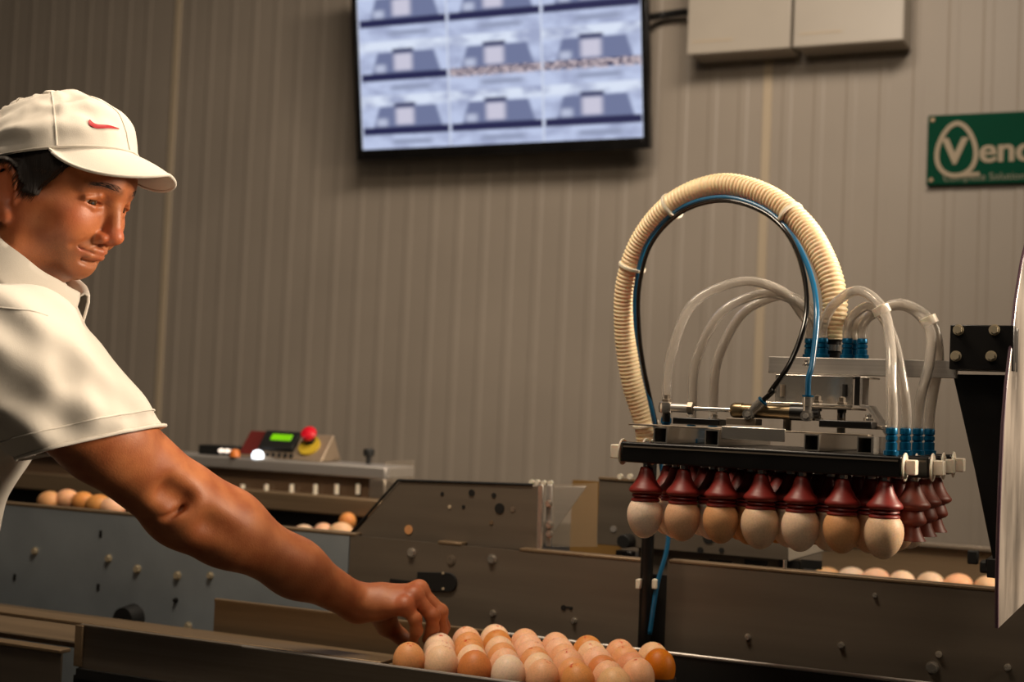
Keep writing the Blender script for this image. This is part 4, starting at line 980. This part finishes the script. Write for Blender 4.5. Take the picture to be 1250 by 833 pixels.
man = thing('person', P(-190, 850, d=1.9), 'man in a white cap and white short-sleeved polo shirt reaching over the egg tray', 'person')
man.location.z = 0
M_skin = bpy.data.materials.new('tanned_skin'); M_skin.use_nodes = True
def skin_nodes():
    nt = M_skin.node_tree; L = nt.links; b = nt.nodes['Principled BSDF']
    at = nt.nodes.new('ShaderNodeAttribute'); at.attribute_name = 'tint'; sp = nt.nodes.new('ShaderNodeSeparateColor'); L.new(at.outputs['Color'], sp.inputs[0])
    tc = nt.nodes.new('ShaderNodeTexCoord')
    def nz(sc, det=4):
        n = nt.nodes.new('ShaderNodeTexNoise'); n.inputs['Scale'].default_value = sc; n.inputs['Detail'].default_value = det; L.new(tc.outputs['Object'], n.inputs['Vector']); return n.outputs[0]
    def mix(a, b_, f, bt='MIX'):
        m_ = nt.nodes.new('ShaderNodeMix'); m_.data_type = 'RGBA'; m_.blend_type = bt
        for s_, x in ((0, f), (6, a), (7, b_)):
            if isinstance(x, tuple): m_.inputs[s_].default_value = (*s2l(x), 1)
            elif isinstance(x, float): m_.inputs[s_].default_value = x
            else: L.new(x, m_.inputs[s_])
        return m_.outputs[2]
    def mr(x, a, b_, c=0, d=1):
        r = nt.nodes.new('ShaderNodeMapRange'); r.inputs[1].default_value = a; r.inputs[2].default_value = b_; r.inputs[3].default_value = c; r.inputs[4].default_value = d; L.new(x, r.inputs[0]); return r.outputs[0]
    def mul(a, k):
        m_ = nt.nodes.new('ShaderNodeMath'); m_.operation = 'MULTIPLY'; L.new(a, m_.inputs[0])
        if isinstance(k, float): m_.inputs[1].default_value = k
        else: L.new(k, m_.inputs[1])
        return m_.outputs[0]
    c = mix((182, 112, 68), (156, 86, 48), mr(nz(28), .35, .65))
    c = mix(c, (190, 92, 62), mul(sp.outputs[2], .65))
    c = mix(c, (120, 82, 60), mul(mul(sp.outputs[1], mr(nz(900, 2), .38, .58, .25, 1)), .55))
    c = mix(c, (178, 78, 64), mul(sp.outputs[0], .95))
    c = mix(c, (140, 78, 46), mul(mr(nz(260), .62, .72), .25))
    c = mix(c, (48, 28, 18), mul(mul(at.outputs['Alpha'], mr(nz(700, 2), .35, .55, .6, 1)), .92))
    L.new(c, b.inputs['Base Color']); b.inputs['Roughness'].default_value = .5
    b.inputs['Subsurface Weight'].default_value = .07; b.inputs['Subsurface Radius'].default_value = (.012, .004, .002); b.inputs['Subsurface Scale'].default_value = .5
    bp = nt.nodes.new('ShaderNodeBump'); bp.inputs['Strength'].default_value = .35; bp.inputs['Distance'].default_value = .0007; L.new(nz(420, 6), bp.inputs['Height']); L.new(bp.outputs[0], b.inputs['Normal'])
skin_nodes()
M_cloth = mat('white_cotton', (206, 199, 188), .85, noise=.03, nscale=18, bump=.18, bscale=1100, Sheen_Weight=.15)
M_cap = mat('cream_cotton_twill', (206, 199, 188), .85, noise=.03, nscale=14, bump=.2, bscale=1000, Sheen_Weight=.15)
M_hair = mat('dark_brown_hair', (26, 17, 12), .7, noise=.3, nscale=220, stretch=(1, 1, .12), bump=1.0)

# torso and left arm under the clothes (coarser, joined to the same body mesh)
LS = P(-90, 372, d=1.98); NB = Vector(toW(mm_(-80, 0, -140))[0])
CH_ = P(-75, 480, d=1.80); BE = P(-135, 660, d=1.84); HI = P(-190, 850, d=1.90)
HI.z = .92
right_dir = Vector((math.sin(math.radians(30)), -math.cos(math.radians(30)), 0))
LE = P(-210, 640, d=2.0); LW = P(-320, 760, d=1.98)
def torso_sdf(g=0.0, arms=True):
    s = Sdf()
    s.cone(NB, CH_, .065+g, .115+g, .05)
    s.cone(S_, CH_, .060+g, .11+g, .05); s.cone(LS, CH_, .066+g, .11+g, .05)
    s.cone(S_, NB, .052+g, .055+g, .04); s.cone(LS, NB, .055+g, .055+g, .04)
    s.cone(CH_-right_dir*-.055, BE-right_dir*-.045, .105+g, .10+g, .05); s.cone(CH_+right_dir*-.055, BE+right_dir*-.045, .105+g, .10+g, .05)
    s.cone(BE+right_dir*.045, HI+right_dir*.06, .10+g, .10+g, .05); s.cone(BE-right_dir*.045, HI-right_dir*.06, .10+g, .10+g, .05)
    return s
TB = torso_sdf(-.012)
fl = lambda p: Vector((p.x, p.y, .07))
for sg_ in (1, -1):
    hp0 = HI+right_dir*(.085*sg_); kn = Vector((hp0.x+.02, hp0.y, .50)); an = Vector((hp0.x-.02+.05*sg_, hp0.y, .09))
    TB.cone(hp0, kn, .085, .058, .03); TB.cone(kn, an, .056, .038, .03)
TB.cone(LS, LE, .05, .042, .02); TB.cone(LE, LW, .042, .026, .02)
tv_, tq_ = surface_net(TB.ev, np.array([-2.35, .95, .05]), np.array([-1.0, 1.75, 1.6]), .008)
# left hand resting on the rail, outside the picture
LH = [Sdf()]; hd2 = (Vector((1, .15, -.25))).normalized(); sd2 = hd2.cross(Vector((0, 0, 1))).normalized()
b0 = LW
LH[0].cone(b0, b0+hd2*.03, .024, .022, .01)
for i in range(4):
    o2 = sd2*((i-1.5)*.018); LH[0].cone(b0+hd2*.02+o2*.6, b0+hd2*.085+o2, .014, .011, .008)
    a_ = b0+hd2*.085+o2; p1 = a_+hd2*.038-Vector((0, 0, .008)); p2 = p1+hd2*.02-Vector((0, 0, .016)); LH.append(Sdf().cone(a_, p1, .0098, .0088, .003).cone(p1, p2, .0088, .0075, .003))
LH.append(Sdf().cone(b0+hd2*.03-sd2*.015, b0+hd2*.06-sd2*.042, .014, .011, .004).cone(b0+hd2*.06-sd2*.042, b0+hd2*.09-sd2*.05, .011, .009, .004))
def lh_ev(p):
    base = LH[0].ev(p); out = base.copy()
    for f in LH[1:]:
        e = f.ev(p); h = np.clip(.5+.5*(base-e)/.006, 0, 1); out = np.minimum(out, base*(1-h)+e*h-.006*h*(1-h))
    return out
lv, lq = surface_net(lh_ev, A3(b0)-.06, A3(b0)+.19, .0035)
Vs = [toW(hv), av, tv_, lv]; Qs = [hq, aq, tq_, lq]; Cs = [hc, ac, np.tile([0, 0, 0, 0.], (len(tv_), 1)), np.tile([0, 0, 0, 0.], (len(lv), 1))]
off = np.cumsum([0]+[len(v) for v in Vs[:-1]])
body = np_mesh('body', np.concatenate(Vs), np.concatenate([q_+o for q_, o in zip(Qs, off)]), M_skin, man, np.concatenate(Cs))

# eyes
for g in (-1, 1):
    c = np.array(mm_(*fwd_face(66.5, g*32, 9))); look = np.array([.90, -.20, -.22]); look /= np.linalg.norm(look)
    e = MB().tube([Vector(toW(c+look*(-math.cos(t)*.0136))[0]) for t in np.linspace(0, math.pi, 17)], [max(.0136*math.sin(t), 1e-5) for t in np.linspace(0, math.pi, 17)], 24)
    ey = e.build('eyeball', mat('eye_white', (168, 150, 134), .15), body, smooth=180)
    ir = lambda r, h: Vector(toW(c+look*h)[0])
    MB().tube([ir(0, .0120), ir(0, .01375), ir(0, .0140)], [.0062, .0058, .0045], 20).build('iris', mat('brown_iris', (74, 46, 26), .12), body, smooth=180)
    MB().tube([ir(0, .0133), ir(0, .0142)], .0028, 14).build('pupil', M_blackm, body, smooth=180)
    # eyebrow: short strokes following the ridge
    mb = MB(); rg = np.random.RandomState(7); nb = 110
    t = rg.rand(nb); yy = g*(13+33*t); zz = 37+3.5*np.sin(t*2.6)-2*t+rg.uniform(-3.6, 3.6, nb)*(1-.5*t)
    pp = np.stack([np.full(nb, .1), yy/1000, zz/1000], 1)
    for _ in range(16): pp[:, 0] -= np.maximum(HSDF.ev(pp), -.002)*.9
    pb = pp+np.stack([-.001-.003*t, np.full(nb, g*.005), .002-.003*t], 1)
    for _ in range(4): pb[:, 0] -= np.maximum(HSDF.ev(pb), -.002)*.9
    wa, wb = toW(pp), toW(pb)
    for a, b in zip(wa, wb):
        a, b = Vector(a), Vector(b); n_d = (a-Vector(H0)).normalized(); a -= n_d*.0001; b += n_d*.0001
        mb.tube([a, a.lerp(b, .5)+n_d*.0001, b], [.0003, .00028, .0001], 3)
    mb.build('eyebrow', M_hair, body, smooth=0)

CT = math.radians(-22); Rc = np.array(Matrix.Rotation(CT, 3, 'Y')); capO = np.array(mm_(-6, 0, 47))
# hair below the cap: thin shell over the scalp with combed strands
def hair_ev(p):
    d = HSDF.ev(p)-.0045
    x, y, z = p[:, 0], np.abs(p[:, 1]), p[:, 2]
    # region: behind the temple line, above the ears, down to the nape
    reg = np.maximum.reduce([-z+.016, x-.024-.75*np.clip(z-.008, 0, .06)])
    burn = np.maximum.reduce([np.abs(x-.022)-.009, -z+.006, z-.04])
    back = np.maximum(x+.022, -z-.062)
    reg = np.minimum(np.minimum(reg, burn), back)
    ear = .0205-np.sqrt(((x+.008)/1.0)**2+((z-.003)/1.6)**2)   # keep clear of the ear
    capz = ((p-capO)@Rc)[:, 2]-.006
    return np.maximum.reduce([d, reg, ear, capz])
v_, q_ = surface_net(hair_ev, mm_(-125, -95, -70), mm_(80, 95, 110), .0025)
v_ = smooth_np(v_, q_, 2, .5)
hair = np_mesh('hair', toW(v_), q_, M_hair, body)
mb = MB(); rg = np.random.RandomState(11); nn_ = 16000
th_ = rg.uniform(-math.pi, math.pi, nn_); zz = rg.uniform(-.06, .075, nn_)
dr_ = np.stack([np.cos(th_), np.sin(th_), np.zeros(nn_)], 1); pp = dr_*.12; pp[:, 2] = zz
for _ in range(14): pp -= dr_*(np.maximum(HSDF.ev(pp)-.004, -.001)*.9)[:, None]
ok = (pp[:, 1] < .02) & (hair_ev(pp-dr_*.002) < .0003)
pp, dr_ = pp[ok][:3000], dr_[ok][:3000]
tang = np.stack([-.45*np.abs(dr_[:, 1]), np.zeros(len(pp)), -np.ones(len(pp))], 1); tang /= np.linalg.norm(tang, axis=1)[:, None]
q2 = pp+tang*rg.uniform(.008, .014, len(pp))[:, None]-dr_*.0006; qm = (pp+q2)/2+dr_*.0006
for a, m_, b in zip(toW(pp), toW(qm), toW(q2)): mb.tube([Vector(a), Vector(m_), Vector(b)], [.0003, .00045, .0001], 3, cap=False)
ho = mb.build('hair_strands', mat('hair_sheen', (58, 40, 28), .45), body, smooth=0); ho['kind'] = 'stuff'

# ---- cap
CT = math.radians(-22)     # cap tipped back
Rc = np.array(Matrix.Rotation(CT, 3, 'Y'))
capO = np.array(mm_(-6, 0, 47))
def capW(p): return toW(capO+np.atleast_2d(p)@Rc.T)
def crown_pt(a, t, off=0.0):
    """a: angle round the head (0 = front), t: 0 rim .. 1 button"""
    a = (a+math.pi) % (2*math.pi)-math.pi
    e = t*math.pi/2; rx, ry, rz = .102, .087, .086
    ca, sa = math.cos(a), math.sin(a)
    ce = math.cos(e)**.97; se = math.sin(e)**.97
    fr = max(ca, 0)
    x = rx*ca*ce+.001*fr*math.sin(2*e); y = ry*sa*ce; z = rz*se+.006*fr*math.sin(2*e)
    n = Vector((x/rx, y/ry, z/rz)).normalized()
    # cloth relief: panel seams and soft creases
    seam = min(abs(((a+math.pi/6*0) % (math.pi/3))-0), math.pi/3-((a) % (math.pi/3)))*ce
    dd = -.0009*math.exp(-(seam/.03)**2)
    side = math.exp(-((a+1.15)/.9)**2)
    w1 = mn.noise((math.cos(a)*2.2, math.sin(a)*2.2, t*3.0+1.7))
    dd += .005*w1*(1-t**3)+.0012*mn.noise((math.cos(a)*7, math.sin(a)*7, t*9))
    dd += side*(.0036*math.sin(t*21+2.2*a+2.6*w1)*math.exp(-((t-.33)/.24)**2))+.0026*math.sin(t*30-5*a+3*w1)*math.exp(-((a+2.2)/.8)**2)
    dd -= .0095*math.exp(-((a+.95)/.50)**2-((t-.52-.16*(a+.95))/.085)**2)
    dd += .004*math.exp(-((a+.35)/.4)**2-((t-.80)/.12)**2)
    dd *= min(1, t*8)
    return np.array([x, y, z])+np.array(n)*(dd+off)
NA, NT = 120, 40
V = []; F_ = []
for j in range(NT+1):
    for i in range(NA): V.append(capW(crown_pt(2*math.pi*i/NA, min(j/NT, .985)))[0])
F_ = [(j*NA+i, j*NA+(i+1) % NA, (j+1)*NA+(i+1) % NA, (j+1)*NA+i) for j in range(NT) for i in range(NA)]+[tuple(NT*NA+i for i in range(NA))]
cap = MB().add(V, F_).build('cap', M_cap, body, smooth=80); cap['label'] = 'cream cotton cap with a curved brim'
so = cap.modifiers.new('cloth', 'SOLIDIFY'); so.thickness = .0022; so.offset = -1
# rim band, seams, button
mb = MB(); mb.tube([Vector(capW(crown_pt(a, .012, .0004))[0]) for a in np.linspace(0, 2*math.pi, 100)], [(.0010, .0010)]*100, 6); mb.build('rim_piping', M_cap, cap)
for k in range(6):
    a = k*math.pi/3+.0
    MB().tube([Vector(capW(crown_pt(a, t, .0006))[0]) for t in np.linspace(.02, .98, 40)], .0011, 5).build('panel_seam', M_cap, cap)
c = Vector(capW((0, 0, .0905))[0]); n = Vector(capW((0, 0, .1))[0])-c; n.normalize()
MB().tube([c-n*.001, c+n*.001, c+n*.003, c+n*.0042], [.0085, .0088, .007, .003], 20).build('button', M_cap, cap, smooth=180)
# brim
def brim(u, t, off=0):
    a = u*1.12; b0 = np.array([.1015*math.cos(a), .083*math.sin(a), .0005])
    ln = .066*(max(math.cos(u*math.pi/2), 0))**.55
    dn = math.radians(42)
    out = np.array([math.cos(dn), 0, -math.sin(dn)])
    p = b0+out*ln*t+np.array([0, b0[1]*.10*t, 0])
    p[2] += .010*(math.sin(t*math.pi/2)) * (1-abs(u))*1.0 - .026*(abs(u)**1.3)*(ln/.066)*t + off
    return p
V = []; NU, NB_ = 60, 16
for sgn in (0, -.0032):
    for j in range(NB_+1):
        for i in range(NU+1): V.append(capW(brim(-1+2*i/NU, j/NB_, sgn))[0])
n1 = (NU+1)*(NB_+1); F_ = []
for j in range(NB_):
    for i in range(NU):
        a = j*(NU+1)+i; F_ += [(a, a+1, a+NU+2, a+NU+1), (n1+a, n1+a+NU+1, n1+a+NU+2, n1+a+1)]
e0 = NB_*(NU+1); F_ += [(e0+i, e0+i+1, n1+e0+i+1, n1+e0+i) for i in range(NU)]+[(i+1, i, n1+i, n1+i+1) for i in range(NU)]
MB().add(V, F_).build('brim', M_cap, cap, smooth=50)
MB().tube([Vector(capW(brim(u, 1, -.0016))[0]) for u in np.linspace(-.995, .995, 80)], .0021, 8).build('brim_edge', M_cap, cap, smooth=180)
# red emblem on the side of the front panel
lo_c = [(-.02, .95), (-.10, .62), (-.08, .25), (.02, .03), (.16, -.04), (.36, 0), (.62, .12), (.82, .22), (1, .30)]
hi_c = [(0, 1.0), (.03, .76), (.06, .60), (.13, .50), (.22, .46), (.38, .44), (.62, .45), (.82, .44), (1, .42)]
def sw_pt(u, v, off): return Vector(capW(crown_pt(-.60+.44*u, .150+.085*v-.005*u, off))[0])
def dense(cu): return [(cu[i][0]+(cu[i+1][0]-cu[i][0])*k/5, cu[i][1]+(cu[i+1][1]-cu[i][1])*k/5) for i in range(len(cu)-1) for k in range(5)]+[cu[-1]]
Ls, Hs_ = dense(lo_c), dense(hi_c); V = []
for (u0, v0), (u1, v1) in zip(Ls, Hs_):
    for k in range(5):
        t = k/4; V.append(sw_pt(u0+(u1-u0)*t, v0+(v1-v0)*t, .0012+.0006*math.sin(math.pi*t)))
n = len(Ls)
MB().add(V, [(i*5+k, i*5+k+1, i*5+k+6, i*5+k+5) for i in range(n-1) for k in range(4)]).build('curved_emblem', mat('crimson_stitching', (160, 2, 22), .6), cap, smooth=80)['label'] = 'red curved tick emblem'

# ---- shirt: torso + right sleeve as a cloth shell
ax_s, ax_c = S_, P(125, 560, d=1.70)
cutA, cutB, cutC = P(183, 522, d=1.66), P(35, 560, d=1.66), P(183, 528, d=1.78)
nrm = (cutB-cutA).cross(cutC-cutA).normalized()
if nrm.z > 0: nrm = -nrm              # points out of the cuff
TS = torso_sdf(.006)
TS.cone(P(45, 420, d=1.70), P(20, 480, d=1.70), .060, .06, .04)
TS.cone(P(40, 372, d=1.74), CH_, .045, .10, .04)
TS.cone(LS, LS.lerp(LE, .62), .068, .064, .03)
SL = Sdf(); SL.cone(S_, P(60, 490, d=1.64), .082, .070, .03); SL.cone(P(60, 490, d=1.64), P(215, 622, d=1.78), .070, .0600, .03)
SL.cone(P(85, 462, d=1.66), P(125, 510, d=1.68), .045, .045, .03)
def folds(p):
    # long soft creases running from the armpit to the cuff
    w = A3(E_-S_); w /= np.linalg.norm(w); q_ = p-A3(S_); al = q_@w; up = np.array([0, 0, 1.])-w*w[2]; up /= np.linalg.norm(up); sd = np.cross(w, up)
    a = q_@up; b = q_@sd
    f = .0040*np.sin(a*125-al*16+1.5*np.sin(al*12+b*14))*np.clip((.19-a*.5-al)/.15, .15, 1)
    f += .0024*np.sin(a*60+al*40+2*np.sin(al*14))
    f += .0016*np.sin(al*90+a*40+2*np.sin(a*35))*np.exp(-((a+.01)/.05)**2)
    return f
HL = mm_(-24, 0, -62); 
def shirt_ev(p):
    t = TS.ev(p); s = SL.ev(p)
    cut = (p-A3(cutA))@A3(nrm)
    s = s+folds(p)
    inner = SL.ev(p)+.017
    s2 = np.maximum(np.maximum(s, cut), -np.maximum(inner, -(cut+.035)))   # hollow the last few centimetres
    hem = (HI.z-.06)-p[:, 2]
    h = np.clip(.5+.5*(t-s2)/.035, 0, 1); inside = cut > -.05
    tt = np.clip((-cut-.045)/.05, 0, 1); k = .002+.033*tt*tt*(3-2*tt); h = np.clip(.5+.5*(t-s2)/k, 0, 1)
    d = t*(1-h)+s2*h-k*h*(1-h)
    d = d+.0022*np.sin(p[:, 2]*38+p[:, 0]*25)*0
    # neck opening
    loc = (p-H0)@RH; nk = np.linalg.norm(np.cross(loc-np.array(mm_(-12, 0, -40)), np.array([-.546, 0, -.838])), axis=1)-.060
    d = np.maximum(d, -np.maximum(nk, -( (loc-np.array(mm_(-58, 0, -112)))@np.array([.546, 0, .838]) )))
    return np.maximum(d, hem)
v_, q_ = surface_net(shirt_ev, np.array([-2.25, .9, .82]), np.array([-.98, 1.85, 1.62]), .0040)
v_ = smooth_np(v_, q_, 1, .4)
shirt = np_mesh('shirt', v_, q_, M_cloth, body)
# cuff hem
def ring_on(fn, c, u, v, n=72, r0=.03, r1=.13):
    out = []
    for a in np.linspace(0, 2*math.pi, n, endpoint=False):
        d = u*math.cos(a)+v*math.sin(a); lo_, hi_ = 0.0, r1
        rr = np.linspace(.01, r1, 60); vals = fn(np.array([A3(c+d*float(r)) for r in rr])); idx = np.where(vals > 0)[0]
        out.append(c+d*float(rr[idx[0]] if len(idx) else r0))
    return out
cc_ = P(112, 542, d=1.685); cc_ = cc_-nrm*((cc_-cutA).dot(nrm))
u_ = nrm.orthogonal().normalized(); w_ = nrm.cross(u_)
for dz, rr in ((-.0015, .0024), (-.021, .0011)):
    cd_ = cc_+nrm*dz; rg = ring_on(lambda p: SL.ev(p)+folds(p), cd_, u_, w_)
    rg = rg+[rg[0]]; MB().tube(rg, rr, 6).build('cuff_hem' if dz > -.01 else 'cuff_stitching', M_cloth, shirt, smooth=180)
# shoulder seam
def hit(px, py):
    r = ray_dir(px, py); ts = np.arange(1.2, 2.3, .002); pts = np.array([A3(CO+r*float(t)) for t in ts]); v = shirt_ev(pts); i = np.where(v < 0)[0]
    return CO+r*float(ts[i[0]]) if len(i) else None
def seam_line(pxs, name, r=.0016):
    pts = [hit(*a) for a in pxs]; pts = [p for p in pts if p is not None]
    if len(pts) > 1: MB().tube(bez(pts, 6), r, 6).build(name, M_cloth, shirt, smooth=180)
seam_line([(-30, 372), (0, 376), (20, 378), (40, 380), (58, 386)], 'shoulder_seam', .0015)
# collar: stand and turned-down leaf around the neck
nax = (Vector(fx)*.546+Vector(fz)*.838).normalized()   # up along the neck
cb0 = Vector(toW(mm_(-50, 0, -100))[0])
CAX = (CR*.62+CU*.78-CF*.0).normalized()
cfw = (CR*.76-CU*.64+CF*-.12); cfw = (cfw-CAX*cfw.dot(CAX)).normalized(); csd = CAX.cross(cfw)  # forward and his-left in the collar plane
cC = P(39, 316, d=1.735)
def collar_pt(a, h, r):   # a=0 at front
    return cC+cfw*(math.cos(a)*(.072+r))+csd*(math.sin(a)*(.066+r))+CAX*h
V = []; na, nh = 90, 6; F_ = []
prof = [(-.030, .004), (-.012, .001), (.000, .000), (.006, .003), (.0065, .007), (.001, .011), (-.012, .016), (-.026, .021), (-.036, .024)]
for i in range(na+1):
    a = .16+(2*math.pi-.32)*i/na; fr = max(0, math.cos(a))**6
    for j, (h, r) in enumerate(prof):
        k = j/(len(prof)-1)
        hh = h-(.006*fr*max(0, k-.5)*2)+.0016*math.sin(a*9+2*k)*k; rr_ = r+.010*fr*max(0, k-.4)+.0015*math.sin(a*5+1)
        V.append(collar_pt(a, hh, rr_))
npf = len(prof)
F_ = [(i*npf+j, (i+1)*npf+j, (i+1)*npf+j+1, i*npf+j+1) for i in range(na) for j in range(npf-1)]
co = MB().add(V, F_).build('collar', M_cloth, shirt, smooth=60)
so = co.modifiers.new('cloth', 'SOLIDIFY'); so.thickness = .003; so.offset = 0
# trousers and shoes (below the frame)
TR = Sdf()
for sg_ in (1, -1):
    hp0 = HI+right_dir*(.085*sg_); kn = Vector((hp0.x+.02, hp0.y, .50)); an = Vector((hp0.x-.02+.05*sg_, hp0.y, .06))
    TR.cone(hp0, kn, .10, .072, .03); TR.cone(kn, an, .070, .058, .03)
TR.cone(HI+right_dir*.06, HI-right_dir*.06, .112, .112, .04)
v_, q_ = surface_net(lambda p: np.maximum(TR.ev(p), p[:, 2]-(HI.z+.05)), np.array([-2.3, .9, .0]), np.array([-1.1, 1.7, 1.05]), .009)
np_mesh('trousers', v_, q_, mat('dark_blue_denim', (34, 40, 56), .8, noise=.1, nscale=80), body)
for sg_ in (1, -1):
    hp0 = HI+right_dir*(.085*sg_); an = Vector((hp0.x-.02+.05*sg_, hp0.y, .045)); s = Sdf()
    s.cone(an-Vector((.03, 0, 0)), an+Vector((.16, .03, -.01)), .042, .036, .02)
    v_, q_ = surface_net(lambda p: np.maximum(s.ev(p), .002-p[:, 2]), A3(an)-np.array([.1, .1, .06]), A3(an)+np.array([.24, .12, .1]), .006)
    np_mesh('shoe', v_, q_, M_black, body)
